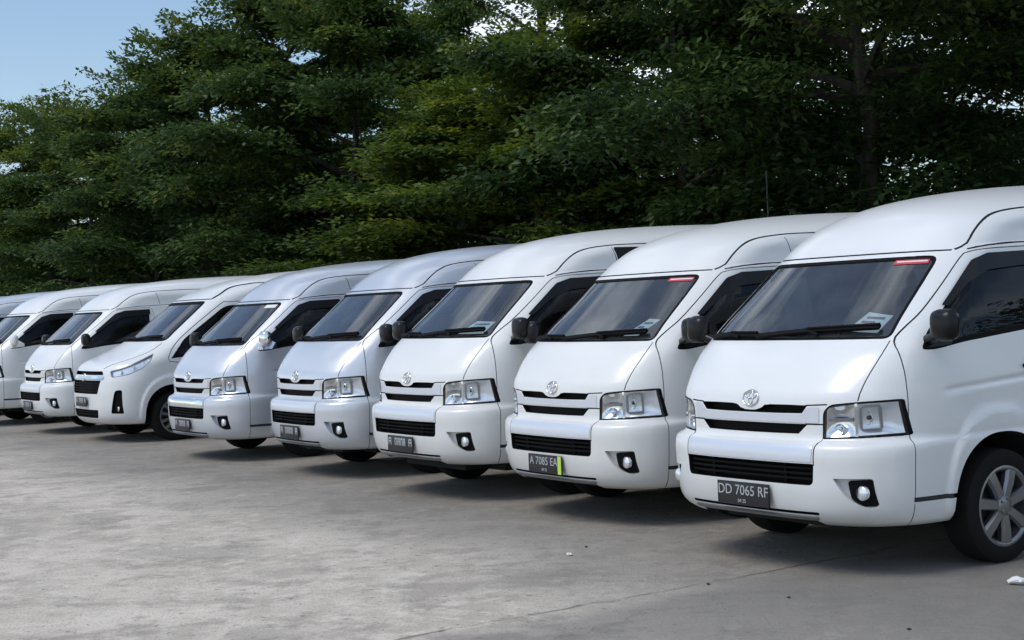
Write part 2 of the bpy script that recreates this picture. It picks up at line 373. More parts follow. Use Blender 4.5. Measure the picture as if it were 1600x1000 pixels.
def dashboard(van, v0, ztop, hw, rhd=-.38):
    prof = [(v0, ztop-.01), (v0+.14, ztop+.012), (v0+.30, ztop), (v0+.40, ztop-.05), (v0+.42, ztop-.16), (v0+.36, ztop-.44), (v0, ztop-.44)]
    us = np.linspace(-hw, hw, 15); V = []
    for u in us:
        lump = .045*math.exp(-((u-rhd)/.2)**2)
        for i, (v, z) in enumerate(prof): V.append((u, v, z+(lump if i in (1, 2) else 0)))
    n = len(prof); F = [(i*n+j, i*n+(j+1) % n, (i+1)*n+(j+1) % n, (i+1)*n+j) for i in range(14) for j in range(n)]+[tuple(range(n)), tuple(range(14*n, 15*n))[::-1]]
    d = van.add('dashboard', MB().add(V, F).mesh('dashboard', ('dashboard_grey',), smooth=50))
    c = Vector((rhd, v0+.50, ztop+.0)); ax = Vector((0, -.80, .60)); e1 = Vector((1, 0, 0)); e2 = ax.cross(e1)
    st = MB().tube([c+(e1*math.cos(t)+e2*math.sin(t))*.185 for t in np.linspace(0, 2*math.pi, 29)], .014, 8)
    st.tube([c+e1*.18, c-e1*.18], .016, 6); st.tube([c, c-e2*.18], .018, 6); st.tube([c, c-ax*-.02+Vector((0, -.16, -.12))], .03, 8)
    van.add('steering_wheel', st.mesh('steering_wheel', ('black_trim',), smooth=60))

def emblem_mesh(S, zc, k=1.0):
    e = MB()
    def ring(cu, cz, ru, rz, rad):
        P = np.array([(cu+ru*math.cos(t), cz+rz*math.sin(t)) for t in np.linspace(0, 2*math.pi, 33)]); e.tube(S.off('front', P, .003), rad, 6, caps=False)
    ring(0, zc, .064*k, .044*k, .0048*k); ring(0, zc+.017*k, .045*k, .018*k, .0038*k); ring(0, zc+.001*k, .018*k, .040*k, .0038*k)
    return e.mesh('emblem', ('chrome',), smooth=60)

def plate(van, v, z0, z1, hw, text, sub=None, strip=False, tag=None):
    b = MB().box((-hw, v-.004, z0), (hw, v+.004, z1), 0, .003); b.tube([(-hw+.004, v-.005, z0+.004), (hw-.004, v-.005, z0+.004), (hw-.004, v-.005, z1-.004), (-hw+.004, v-.005, z1-.004), (-hw+.004, v-.005, z0+.004)], .002, 4)
    b.box((-.12, v+.004, z0+.02), (.12, v+.06, z1-.01), 0)
    p = van.add('license_plate', b.mesh('license_plate', ('plate_black',), smooth=40), tag='plate'); return p

def hood_curve(): return [(.742, 1.296), (.748, 1.235), (.738, 1.15), (.724, 1.06), (.715, .975)]

# ---- the cab-over high-roof van
def h200_bump(v, z):
    v = np.asarray(v, float); z = np.asarray(z, float)
    E = np.abs((v-1.105)/.475)**2.3+np.abs((z-.33)/.572)**2.3
    fl = .020*sstep((1-E)/.10)*sstep((z-.28)/.05)
    zl = 1.010+.058*np.clip(v-.68, 0, .9); ch = -.011*np.exp(-((z-zl)/.011)**2)*sstep((v-.64)/.12)+.004*sstep((zl-z)/.03)*sstep((z-zl+.12)/.1)*sstep((v-.64)/.12)
    gz = 1.815+.02*np.clip((v-1.1)/.5, 0, 1); gt = -.010*sstep((z-gz+.004)/.012)*sstep((v-1.1)/.1)*sstep((2.0-z)/.1)
    return fl+ch+gt
S1 = Surf(
 vc={.28:.10,.31:.05,.345:.018,.40:-.002,.50:-.016,.60:-.018,.66:-.020,.70:-.016,.722:-.008,.742:.012,.757:.044,.785:.050,.85:.050,.93:.050,.975:.055,1.01:.066,1.05:.088,1.15:.156,1.24:.234,1.305:.306,1.40:.405,1.60:.635,1.775:.835,1.82:.89,1.90:.97,1.97:1.055,2.06:1.22,2.12:1.40,2.17:1.66,2.21:2.0,2.24:2.4,2.262:2.95,2.272:3.4},
 w={.28:.885,.31:.900,.40:.918,.60:.930,.70:.934,.735:.932,.757:.922,.80:.924,1.0:.917,1.10:.910,1.25:.892,1.31:.885,1.5:.845,1.775:.775,1.82:.765,1.90:.748,1.97:.732,2.03:.705,2.08:.665,2.12:.615,2.16:.545,2.20:.45,2.23:.35,2.26:.18,2.272:.06},
 a={.28:.72,.72:.75,.79:.86,1.0:.80,1.15:.60,1.25:.50,1.8:.50,1.97:.60,2.06:.8,2.12:.95,2.17:1.1,2.21:1.2,2.26:1.2,2.272:1.0},
 n={.28:3.4,.8:3.4,1.0:3.4,1.25:3.0,1.8:3.0,1.95:2.7,2.1:2.4,2.272:2.2},
 vr={.28:5.30,.6:5.38,1.2:5.36,1.8:5.24,2.0:5.12,2.1:4.95,2.17:4.7,2.22:4.4,2.272:4.0}, bump=h200_bump)

def arch(v0, z0, rv, rz, u0=.55, n=2.3):
    P = []
    for t in np.linspace(-.18, math.pi+.18, 40):
        c, s_ = math.cos(t), math.sin(t); P.append((v0+rv*math.copysign(abs(c)**(2/n), c), z0+rz*math.copysign(abs(s_)**(2/n), s_)))
    P += [(v0-rv, .05), (v0+rv, .05)]
    k = len(P); V = [(u0, a, b) for a, b in P]+[(1.3, a, b) for a, b in P]
    return MB().add(V, [tuple(range(k)), tuple(range(k, 2*k))[::-1]]+[(i, i+k, (i+1) % k+k, (i+1) % k) for i in range(k)], 3)

def rect(x0, x1, y0, y1, r=.03): return rounded([(x0, y0), (x1, y0), (x1, y1), (x0, y1)], r)

def build_h200():
    S = S1; van = Van()
    zs = sorted(set(np.round(list(np.arange(.28, .70, .028))+list(np.arange(.70, .80, .011))+list(np.arange(.80, .99, .024))+list(np.arange(.99, 1.09, .009))+list(np.arange(1.09, 1.77, .030))+list(np.arange(1.77, 1.86, .010))+list(np.arange(1.86, 2.12, .018))+list(np.arange(2.12, 2.24, .010))+[2.244, 2.25, 2.256, 2.261, 2.265, 2.269, 2.272], 4)))
    base = stack(S, zs, front_cols()).mesh('base', BM, smooth=0)
    bm = bmesh.new(); bm.from_mesh(base); 
    for f in bm.faces:
        if f.normal.z < -.8 and f.calc_center_median().z < .285: f.material_index = 3
        f.smooth = True
    bm.to_mesh(base); bm.free(); base.update()
    cav = stack(S, [.80, .9, 1.0, 1.1, 1.2, 1.3, 1.4, 1.55, 1.7, 1.85, 1.95, 2.03, 2.08, 2.12], (list(np.linspace(0, .94, 9)), list(np.linspace(0, 1, 8)[1:]), list(np.linspace(0, 1, 6)[1:]), 5), .055, .05, lambda z: .46); cav.m = [2]*len(cav.f)
    # openings
    WS = rounded([(-.738, 1.306, .04), (.738, 1.306, .04), (.662, 1.770, .05), (-.662, 1.770, .05)])
    DW = rounded([(.528, 1.240, .03), (.62, 1.238, .04), (.87, 1.270), (1.45, 1.320), (1.578, 1.336, .03), (1.598, 1.768, .04), (1.24, 1.755, .10), (1.10, 1.716, .1), (.60, 1.335, .04)])
    SW = [rect(1.86, 3.04, 1.37, 1.772, .05), rect(3.20, 4.15, 1.37, 1.770, .05), rect(4.30, 4.95, 1.38, 1.765, .05)]
    RW = rect(-.62, .62, 1.35, 1.78, .06)
    HL = rounded([(.528, .764, .012), (.72, .770, .05), (.8835, .780, .012), (.868, .980, .012), (.70, .969, .05), (.575, .956, .06), (.535, .915, .05)])
    SU = np.concatenate([rounded([(.432, .949, .006), (.392, .903, .006)], .004, 1)[:0], np.array([(.440, .950), (.30, .952), (.16, .951), (.115, .946), (.085, .928), (.045, .917), (0, .915), (-.045, .917), (-.085, .928), (-.115, .946), (-.16, .951), (-.30, .952), (-.440, .950), (-.398, .905), (-.2, .902), (0, .9015), (.2, .902), (.398, .905)])])
    SL = np.array([(.437, .846), (.2, .845), (0, .845), (-.2, .845), (-.437, .846), (-.372, .790), (-.2, .788), (0, .787), (.2, .788), (.372, .790)])
    LG = rounded([(-.513, .512, .03), (.513, .512, .03), (.523, .632, .012), (-.523, .632, .012)])
    FP = rounded([(.630, .556, .01), (.812, .556, .015), (.8225, .395, .02), (.765, .392, .04), (.700, .440, .04)])
    LIP = rect(-.52, .52, .343, .360, .006)
    g = MB(); c4 = lambda mb, mi: (setattr(mb, 'm', [mi]*len(mb.f)), mb)[1]
    g.join(c4(shell(S, 'front', WS, .06, -.17, step=.08), 4))
    for P in [DW]+SW: g.join(both(c4(shell(S, 'side', P, .04, -.105 if P is DW else -.14, step=.09), 4)))
    g.join(c4(shell(S, 'rear', RW, .06, -.16, step=.1), 4))
    g.join(both(c4(shell(S, 'front', HL, .04, -.06, step=.035), 4)))
    for P, d in ((SU, -.05), (SL, -.05), (LG, -.07), (LIP, -.05)): g.join(c4(shell(S, 'front', P, .04, d, step=.05), 4))
    g.join(both(c4(shell(S, 'front', FP, .05, -.045, step=.03), 0)))
    g.join(both(arch(1.105, .33, .415, .418))); g.join(both(arch(4.215, .33, .41, .39)))
    cb = MB().add([(-.56,-.3,.20),(.56,-.3,.20),(.56,.75,.20),(-.56,.75,.20),(-.47,-.3,.313),(.47,-.3,.313),(.47,.75,.313),(-.47,.75,.313)], [(0,3,2,1),(4,5,6,7),(0,1,5,4),(1,2,6,5),(2,3,7,6),(3,0,4,7)], 3); g.join(cb)
    gw = .0027; dep = -.010
    door = [(.395,.432),(.398,.75),(.400,1.0),(.408,1.20),(.432,1.29),(.52,1.365),(.645,1.450),(.85,1.603),(1.045,1.752),(1.11,1.782),(1.25,1.799),(1.60,1.811),(1.655,1.775),(1.668,1.6),(1.672,1.2),(1.665,.432)]
    DR = np.concatenate([densify(door[:3], .05, False)[:-1], smooth_path(door[2:12], .03)[:-1], smooth_path(door[11:], .05)])
    gA = MB()
    gA.join(both(ribbon(S, 'side', DR, gw, .03, dep, 1)))
    gE = both(shell(S, 'side', [(.390, .412), (.74, .410), (.74, .436), (.390, .438)], .03, -.018, 1, step=.04))
    gE.join(both(shell(S, 'side', [(1.46, .410), (1.672, .410), (1.672, .436), (1.46, .436)], .03, -.018, 1, step=.06)))
    gA.join(both(ribbon(S, 'front', smooth_path(hood_curve(), .03), gw, .03, dep, 1)))
    gA.join(ribbon(S, 'front', densify([(-.69, 1.797), (.69, 1.797)],   .04, False), .0045, .03, -.010, 1))
    gA.join(both(ribbon(S, 'front', densify([(.425, .950), (.56, .956)], .03, False), .004, .03, -.02, 1)))
    gA.join(both(ribbon(S, 'front', densify([(.42, .845), (.545, .845)], .03, False), .004, .03, -.02, 1)))
    gA.join(both(ribbon(S, 'front', densify([(.5235, .622), (.525, .752), (.535, .775)], .03, False), .0035, .03, -.012, 1)))
    gA.join(both(ribbon(S, 'side', densify([(.398, .265), (.396, .405)], .04, False), gw, .03, dep, 1)))
    gA.join(both(ribbon(S, 'side', densify([(3.12, .42), (3.12, 1.80)], .06, False), gw, .03, dep, 1)))
    gA.join(ribbon(S, 'rear', densify([(-.72, .5), (-.72, 1.83), (.72, 1.83), (.72, .5)], .06), gw, .03, dep, 1, True))
    roof_seam = smooth_path([(1.05, 1.800), (1.14, 1.835), (1.22, 1.895), (1.34, 1.972), (1.47, 2.018), (1.66, 2.045), (1.95, 2.06), (2.6, 2.066), (4.4, 2.06), (4.95, 2.03)], .035)
    gB = MB(); gB.join(both(ribbon(S, 'side', roof_seam, .0046, .03, -.011, 1)))
    gC = MB(); gC.join(both(ribbon(S, 'side', smooth_path([(1.115, 1.800), (1.3, 1.822), (1.6, 1.836), (2.4, 1.846), (5.0, 1.85)], .05), .0045, .03, -.010, 1)))
    me = boolean(base.copy(), cav, BM)
    for cut in (g, gA, gB, gC, gE): me = boolean(me, cut, BM)
    gD = both(ribbon(S, 'side', densify([(1.785, 1.862), (1.74, 2.03)], .03, False), .0035, .03, -.010, 1)); me = boolean(me, gD, BM)
    hc = hood_curve(); hood_poly = np.array(hc+[(.55, .957), (.44, .951), (.115, .947), (.045, .917), (-.045, .917), (-.115, .947), (-.44, .951), (-.55, .957)]+[(-u, z) for u, z in hc[::-1]])
    rs_v = roof_seam[:, 0]; rs_z = roof_seam[:, 1]; DP = np.concatenate([DR, [(1.665, .42), (.395, .42)]])
    def classify(c):
        u, v, z = c
        if z > 1.70 and z > (1.797 if v < 1.05 else float(np.interp(v, rs_v, rs_z))): return 'roof'
        if v < .75 and z > .9 and abs(u) < .76 and z < 1.306 and inside(hood_poly, np.array([[u, z]]))[0]: return 'hood'
        if v < .398 and z < .768: return 'front_bumper'
        if .39 < v < 1.68 and abs(u) > .6 and inside(DP, np.array([[v, z]]))[0] and z < 1.82: return 'front_door' if u > 0 else 'front_door_r'
        return 'body'
    parts = split_body(me, base, classify, BM, None)
    for k in ('body', 'roof', 'hood', 'front_bumper'): van.add(k, parts[k], tag='paint')
    dl = van.add('front_door', parts['front_door'], tag='paint'); dr = van.add('front_door', parts['front_door_r'], tag='paint')
    # glazing
    ws = window(S, 'front', WS, van, 'windshield_glass', name='windshield', ring=.015, seal='windshield_seal')
    for d, mir in ((dl, False), (dr, True)):
        window(S, 'side', DW, van, 'tinted_glass', d, 'door_window', .03, mir)
        vis = shell(S, 'side', rounded([(.76, 1.475), (.80, 1.47), (1.0, 1.60), (1.2, 1.672), (1.605, 1.70), (1.61, 1.783), (1.23, 1.770), (1.09, 1.728)], .015), .016, .011, step=.06); vis = vis.mirror() if mir else vis
        van.add('rain_visor', vis.mesh('rain_visor', ('gloss_black',), smooth=50), d)
        mm = MB().box((.925, .505, 1.285), (1.095, .622, 1.462), 0, .054); mm.tube([(.845, .60, 1.285), (.90, .585, 1.30), (.95, .57, 1.32)], [.035, .03, .03], 10)
        sail = shell(S, 'side', rounded([(.535, 1.246), (.76, 1.262), (.76, 1.31), (.66, 1.375), (.61, 1.335)], .01), .004, -.006, step=.05); mm.join(sail)
        gl = MB().box((.94, .6155, 1.305), (1.08, .618, 1.448), 0)
        if mir: mm, gl = mm.mirror(), gl.mirror()
        mi = van.add('door_mirror', mm.mesh('door_mirror', ('gloss_black',), smooth=50), d, tag='mirror')
        hd = MB().tube([S.off('side', [[a, b]], dd)[0] for a, b, dd in ((1.36, 1.108, .0), (1.37, 1.11, .03), (1.50, 1.118, .034), (1.515, 1.118, .0))], [.012, .013, .013, .012], 8); hd = hd.mirror() if mir else hd
        van.add('door_handle', hd.mesh('door_handle', ('black_trim',), smooth=50), d)
    for P in SW:
        for mir in (False, True): window(S, 'side', P, van, 'tinted_glass', None, 'side_window', .03, mir)
    window(S, 'rear', RW, van, 'tinted_glass', None, 'rear_window', .03)
    # wipers on the glass
    for path, arm in (([(-.67, 1.318), (-.45, 1.330), (-.20, 1.328)], [(-.36, 1.318), (-.50, 1.336)]), ([(-.20, 1.320), (.20, 1.346), (.655, 1.362)], [(.30, 1.322), (.18, 1.352)])):
        P = smooth_path(path, .04); w_ = ribbon(S, 'front', P, .010, .026, .006); w_.tube(S.off('front', densify([path[1], path[2]], .05, False)+[0, .006], .03), .009, 6); w_.tube(S.off('front', densify(arm, .05, False), .02), .011, 6)
        van.add('wiper', w_.mesh('wiper', ('black_trim',), smooth=40), ws)
    # headlights
    for mir in (False, True):
        fx = (lambda q: q.mirror()) if mir else (lambda q: q)
        bz = ribbon(S, 'front', shrink(densify(HL, .012), .0048), .0034, .001, -.014, closed=True)
        h = van.add('headlight', fx(bz).mesh('headlight', ('black_trim',), smooth=40))
        def dish(Q, edge, depth, power=2.2, n=12):          # concave mirrored bowl filling a four-cornered outline
            P = []; dd = []
            for a in range(n+1):
                for b in range(n+1):
                    x, y = a/n, b/n; q = [Q[0][k]*(1-x)*(1-y)+Q[1][k]*x*(1-y)+Q[2][k]*x*y+Q[3][k]*(1-x)*y for k in (0, 1)]
                    P.append(q); dd.append(edge-depth*(1-abs(2*x-1)**power)*(1-abs(2*y-1)**power))
            return MB().add(S.off('front', P, np.array(dd)), [(a*(n+1)+b, (a+1)*(n+1)+b, (a+1)*(n+1)+b+1, a*(n+1)+b+1) for a in range(n) for b in range(n)])
        r1 = dish([(.545, .775), (.702, .782), (.702, .958), (.556, .936)], -.010, .034); van.add('reflector', fx(r1).mesh('reflector', ('chrome',), smooth=60, fix=False), h)
        r2 = dish([(.710, .784), (.868, .793), (.855, .966), (.710, .958)], -.008, .030, 3.0); van.add('reflector', fx(r2).mesh('reflector', ('reflector',), smooth=60, fix=False), h)
        sv = ribbon(S, 'front', densify([(.562, .868), (.690, .872)], .03, False), .010, -.014, -.030); van.add('bulb_shield', fx(sv).mesh('bulb_shield', ('wheel_silver',), smooth=40), h)
        fr_ = ribbon(S, 'front', densify(rounded([(.728, .815), (.806, .820), (.803, .945), (.728, .940)], .012), .02), .004, -.010, -.03, closed=True); van.add('lamp_frame', fx(fr_).mesh('lamp_frame', ('wheel_silver',), smooth=40), h)
        dv = ribbon(S, 'front', densify([(.706, .776), (.706, .962)], .03, False), .006, -.006, -.05); van.add('divider', fx(dv).mesh('divider', ('chrome',), smooth=40), h)
        for (u, z, r, mm) in ((.628, .818, .030, 'reflector'), (.768, .880, .036, 'chrome')):
            p = S.off('front', [[u, z]], -.045)[0]; bw = MB().lathe([(-.030, r), (-.027, r*1.06), (-.005, r*.7), (.005, r*.42), (.004, .0001)], 22, 'y', tuple(p)); bl = MB().lathe([(-.026, .0001), (-.024, .011), (.004, .013)], 12, 'y', tuple(p))
            k = van.add('lamp_bowl', fx(bw).mesh('lamp_bowl', (mm,), smooth=50, fix=False), h); van.add('bulb', fx(bl).mesh('bulb', ('wheel_dark' if u > .7 else 'chrome',), smooth=50), h)
        ln = shell(S, 'front', shrink(HL, .004), .0, -.005, step=.035); van.add('lens', fx(ln).mesh('lens', ('lamp_lens',), smooth=50), h)
        # fog lights
        fb = shell(S, 'front', rounded([(.705, .540), (.812, .545), (.8215, .402), (.765, .398), (.715, .440)], .012), -.016, -.046, step=.03)
        p = S.off('front', [[.765, .474]], -.012)[0]; k = van.add('fog_light', fx(fb).mesh('fog_light', ('black_trim',), smooth=40))
        van.add('fog_lens', fx(MB().lathe([(.02, .038), (-.004, .040), (-.010, .034), (-.012, .0001)], 20, 'y', tuple(p))).mesh('fog_lens', ('reflector',), smooth=50), k)
        van.add('fog_glass', fx(MB().lathe([(-.004, .036), (-.017, .030), (-.021, .0001)], 20, 'y', tuple(p))).mesh('fog_glass', ('lamp_lens',), smooth=50), k)
    # grille
    gb = MB()
    gi = van.add('grille', shell(S, 'front', shrink(SL, .004), -.034, -.048, step=.06).mesh('grille', ('black_trim',), smooth=40))
    for k, z in enumerate((.545, .574, .603)):
        sl = ribbon(S, 'front', densify([(-.50, z), (.50, z)], .05, False), .006, -.02, -.05); van.add('grille_slat', sl.mesh('grille_slat', ('black_trim',), smooth=40), gi)
    for u in (-.30, .30):
        sl = ribbon(S, 'front', densify([(u, .52), (u, .625)], .05, False), .008, -.03, -.06); van.add('grille_slat', sl.mesh('grille_slat', ('black_trim',), smooth=40), gi)
    lip = ribbon(S, 'front', densify([(-.50, .327), (.50, .327)], .04, False), .008, .012, -.01); van.add('lower_lip', lip.mesh('lower_lip', ('wheel_silver',), smooth=40))
    gar = shell(S, 'front', rounded([(-.510, .641, .006), (.510, .641, .006), (.513, .734, .006), (-.513, .734, .006)]), .004, -.006, step=.022)
    van.add('bumper_garnish', gar.mesh('bumper_garnish', ('silver_trim',), smooth=50), tag='garnish')
    bar = shell(S, 'front', rounded([(-.395, .899, .004), (.395, .899, .004), (.440, .940, .02), (.512, .944, .01), (.508, .853, .01), (-.508, .853, .01), (-.512, .944, .01), (-.440, .940, .02)], .005), .004, -.004, step=.045)
    van.add('grille_bar', bar.mesh('grille_bar', ('silver_trim',), smooth=40), gi)
    van.add('emblem', emblem_mesh(S, .982))
    van.plate_at = (-.030, .364, .499, .216)
    plate(van, -.030, .364, .499, .216, None)
    ub = MB().box((-.72, .55, .23), (.72, 5.15, .30), 0); ub.box((-.5, .30, .24), (.5, .6, .33), 0); ub.tube([(-.8, 1.105, .33), (.8, 1.105, .33)], .05, 8); ub.tube([(-.8, 4.215, .33), (.8, 4.215, .33)], .05, 8)
    van.add('underbody', ub.mesh('underbody', ('underbody_black',), smooth=40), ground=True)
    tyre, rim = wheel_meshes(7, 'van')
    for u, v in ((.845, 1.105), (-.845, 1.105), (.83, 4.215), (-.83, 4.215)):
        k = van.add('wheel', rim, None, (u, v, .325), 0 if u > 0 else math.pi, True); van.add('tyre', tyre, k, (0, 0, 0), 0, True)
    dashboard(van, .49, 1.265, .70); seats(van, S, 1.28, 'seat_cloth')
    van.ws = ws
    return van
# ---- the short-bonneted high-roof van
def h300_bump(v, z):
    v = np.asarray(v, float); z = np.asarray(z, float)
    E = np.abs((v-.93)/.50)**2.3+np.abs((z-.34)/.55)**2.3
    return .022*sstep((1-E)/.14)*sstep((z-.26)/.05)-.008*np.exp(-((z-.98-.03*v)/.02)**2)*sstep((v-1.2)/.3)
S2 = Surf(
 vc={.25:.10,.29:.045,.36:.008,.50:-.008,.65:-.01,.80:.0,.88:.02,.96:.045,1.02:.085,1.07:.17,1.13:.32,1.19:.47,1.26:.62,1.315:.725,1.45:.905,1.65:1.165,1.83:1.40,1.90:1.51,2.0:1.73,2.1:2.05,2.17:2.42,2.22:2.85,2.25:3.3,2.27:3.8},
 w={.25:.90,.32:.935,.45:.955,.8:.972,1.0:.968,1.2:.945,1.35:.915,1.6:.85,1.8:.795,1.9:.765,2.0:.728,2.08:.675,2.15:.585,2.2:.46,2.25:.25,2.27:.06},
 a={.25:.62,.8:.66,1.0:.74,1.1:.74,1.3:.60,1.8:.55,2.0:.70,2.1:.95,2.2:1.2,2.27:1.2},
 n={.25:2.9,1.0:2.8,1.3:3.0,1.8:3.0,2.0:2.6,2.27:2.2},
 vr={.25:5.82,.6:5.90,1.2:5.88,1.8:5.76,2.0:5.64,2.1:5.45,2.2:5.1,2.27:4.6}, bump=h300_bump)

def build_h300():
    S = S2; van = Van()
    zs = sorted(set(np.round(list(np.arange(.25, .98, .026))+list(np.arange(.98, 1.34, .016))+list(np.arange(1.34, 1.8, .035))+list(np.arange(1.8, 2.1, .022))+list(np.arange(2.1, 2.24, .012))+[2.245, 2.252, 2.258, 2.264, 2.27], 4)))
    base = stack(S, zs, front_cols()).mesh('base2', BM, smooth=0)
    bm = bmesh.new(); bm.from_mesh(base)
    for f in bm.faces:
        if f.normal.z < -.8 and f.calc_center_median().z < .256: f.material_index = 3
        f.smooth = True
    bm.to_mesh(base); bm.free(); base.update()
    cav = stack(S, [.80, .95, 1.1, 1.2, 1.3, 1.4, 1.55, 1.7, 1.85, 1.95, 2.03, 2.10], (list(np.linspace(0, .94, 9)), list(np.linspace(0, 1, 8)[1:]), list(np.linspace(0, 1, 6)[1:]), 5), .055, .05, lambda z: .90); cav.m = [2]*len(cav.f)
    WS = rounded([(-.775, 1.318, .05), (.775, 1.318, .05), (.655, 1.838, .06), (-.655, 1.838, .06)])
    DW = rounded([(.885, 1.085, .03), (1.06, 1.10, .04), (2.15, 1.245, .03), (2.17, 1.785, .04), (1.74, 1.765, .1), (1.09, 1.33, .06)])
    SW = [rect(2.36, 3.5, 1.27, 1.78, .05), rect(3.66, 4.6, 1.28, 1.78, .05), rect(4.75, 5.45, 1.29, 1.77, .05)]
    RW = rect(-.62, .62, 1.3, 1.8, .06)
    HL = rounded([(.150, .955, .02), (.148, .868, .02), (.32, .900, .05), (.50, .975, .05), (.61, 1.06, .04), (.685, 1.165, .015), (.50, 1.085, .08), (.30, 1.005, .06)])
    GU = rounded([(-.58, .905, .01), (.58, .905, .01), (.54, .955, .02), (-.54, .955, .02)])
    GM = rounded([(-.50, .655, .03), (.50, .655, .03), (.56, .835, .02), (-.56, .835, .02)])
    LI = rounded([(-.46, .335, .03), (.46, .335, .03), (.50, .445, .02), (-.50, .445, .02)])
    FP = rounded([(.735, .400, .015), (.868, .396, .015), (.872, .710, .03), (.800, .700, .03)])
    c4 = lambda mb, mi: (setattr(mb, 'm', [mi]*len(mb.f)), mb)[1]
    g = MB(); g.join(c4(shell(S, 'front', WS, .06, -.17, step=.08), 4))
    for P in [DW]+SW: g.join(both(c4(shell(S, 'side', P, .04, -.11 if P is DW else -.14, step=.09), 4)))
    g.join(c4(shell(S, 'rear', RW, .06, -.16, step=.1), 4)); g.join(both(c4(shell(S, 'side', HL, .03, -.05, step=.03), 4)))
    for P in (GU, GM, LI): g.join(c4(shell(S, 'front', P, .04, -.06, step=.05), 4))
    g.join(both(c4(shell(S, 'front', FP, .04, -.05, step=.03), 4))); g.join(both(arch(.93, .34, .42, .41))); g.join(both(arch(4.79, .34, .42, .40)))
    gA = MB(); gw = .0045
    gA.join(both(ribbon(S, 'front', smooth_path([(.775, 1.29), (.80, 1.2), (.74, 1.10), (.60, 1.02), (.54, .985)], .03), gw, .02, -.012, 1)))
    gA.join(both(ribbon(S, 'side', np.concatenate([densify([(1.30, .30), (1.31, .8), (1.20, 1.02)], .05, False)[:-1], smooth_path([(1.20, 1.02), (.93, 1.04), (.85, 1.09), (1.035, 1.33), (1.66, 1.775), (1.80, 1.815), (2.2, 1.815), (2.25, 1.76), (2.27, 1.2), (2.27, .32)], .04)]), gw, .02, -.012, 1)))
    gA.join(ribbon(S, 'front', densify([(-.67, 1.862), (.67, 1.862)], .04, False), .006, .03, -.012, 1))
    roof_seam = smooth_path([(1.62, 1.868), (1.75, 1.93), (1.92, 2.01), (2.15, 2.055), (2.6, 2.075), (4.8, 2.07)], .04)
    gB = both(ribbon(S, 'side', roof_seam, .0065, .03, -.013, 1))
    me = boolean(base.copy(), cav, BM)
    for cut in (g, gA, gB): me = boolean(me, cut, BM)
    def classify(c):
        u, v, z = c
        if z > 1.8 and z > (1.862 if v < 1.62 else float(np.interp(v, roof_seam[:, 0], roof_seam[:, 1]))): return 'roof'
        if v < 1.0 and .975 < z < 1.315 and abs(u) < .55+.8*max(0, z-1.0): return 'hood'
        if v < .50 and z < .86: return 'front_bumper'
        return 'body'
    parts = split_body(me, base, classify, BM, None)
    for k in ('body', 'roof', 'hood', 'front_bumper'): van.add(k, parts[k], tag='paint')
    ws = window(S, 'front', WS, van, 'windshield_glass', name='windshield', ring=.03, seal='windshield_seal')
    for mir in (False, True):
        window(S, 'side', DW, van, 'tinted_glass', None, 'door_window', .04, mir)
        for P in SW: window(S, 'side', P, van, 'tinted_glass', None, 'side_window', .03, mir)
        fx = (lambda q: q.mirror()) if mir else (lambda q: q)
        h = van.add('headlight', fx(ribbon(S, 'side', shrink(densify(HL, .015), .004), .0035, .001, -.02, closed=True)).mesh('headlight', ('wheel_silver',), smooth=40))
        bk = shell(S, 'side', shrink(HL, .008), -.022, -.045, step=.03); van.add('reflector', fx(bk).mesh('reflector', ('reflector',), smooth=0), h)
        for (v, z, r) in ((.25, .945, .032), (.40, 1.0, .034), (.53, 1.06, .026)):
            p = S.off('side', [[v, z]], -.018)[0]; van.add('lamp_bowl', fx(MB().lathe([(-.012, r), (.0, r*.6), (.004, .0001)], 18, 'y', tuple(p))).mesh('lamp_bowl', ('chrome',), smooth=40, fix=False), h)
        van.add('lens', fx(shell(S, 'side', shrink(HL, .003), 0, -.004, step=.03)).mesh('lens', ('lamp_lens',), smooth=50), h)
        k = van.add('fog_light', fx(shell(S, 'front', shrink(FP, .003), -.03, -.048, step=.03)).mesh('fog_light', ('black_trim',), smooth=40))
        p = S.off('front', [[.82, .455]], -.022)[0]; van.add('fog_lens', fx(MB().lathe([(.0, .032), (-.008, .028), (-.010, .0001)], 16, 'y', tuple(p))).mesh('fog_lens', ('reflector',), smooth=40), k)
    window(S, 'rear', RW, van, 'tinted_glass', None, 'rear_window', .03)
    for path in ([(-.70, 1.333), (-.3, 1.352), (-.05, 1.348)], [(-.02, 1.336), (.35, 1.362), (.66, 1.370)]):
        van.add('wiper', ribbon(S, 'front', smooth_path(path, .04), .011, .03, .006).mesh('wiper', ('black_trim',), smooth=40), ws)
    gi = van.add('grille', ribbon(S, 'front', densify([(-.60, .870), (.60, .870)], .04, False), .018, .016, -.01).mesh('grille', ('chrome',), smooth=40))
    for z in (.69, .725, .76, .795): van.add('grille_slat', ribbon(S, 'front', densify([(-.52, z), (.52, z)], .05, False), .007, -.015, -.05).mesh('grille_slat', ('black_trim',), smooth=40), gi)
    for z in (.372, .408): van.add('grille_slat', ribbon(S, 'front', densify([(-.46, z), (.46, z)], .05, False), .007, -.02, -.05).mesh('grille_slat', ('black_trim',), smooth=40), gi)
    van.add('emblem', emblem_mesh(S, .872, 1.1)); van.plate_at = (-.035, .485, .610, .215); plate(van, -.035, .485, .610, .215, None)
    ub = MB().box((-.74, .5, .22), (.74, 5.6, .28), 0); van.add('underbody', ub.mesh('underbody', ('underbody_black',), smooth=40), ground=True)
    tyre, rim = wheel_meshes(12, 'alloy')
    for u, v in ((.865, .93), (-.865, .93), (.85, 4.79), (-.85, 4.79)):
        k = van.add('wheel', rim, None, (u, v, .325), 0 if u > 0 else math.pi, True); van.add('tyre', tyre, k, (0, 0, 0), 0, True)
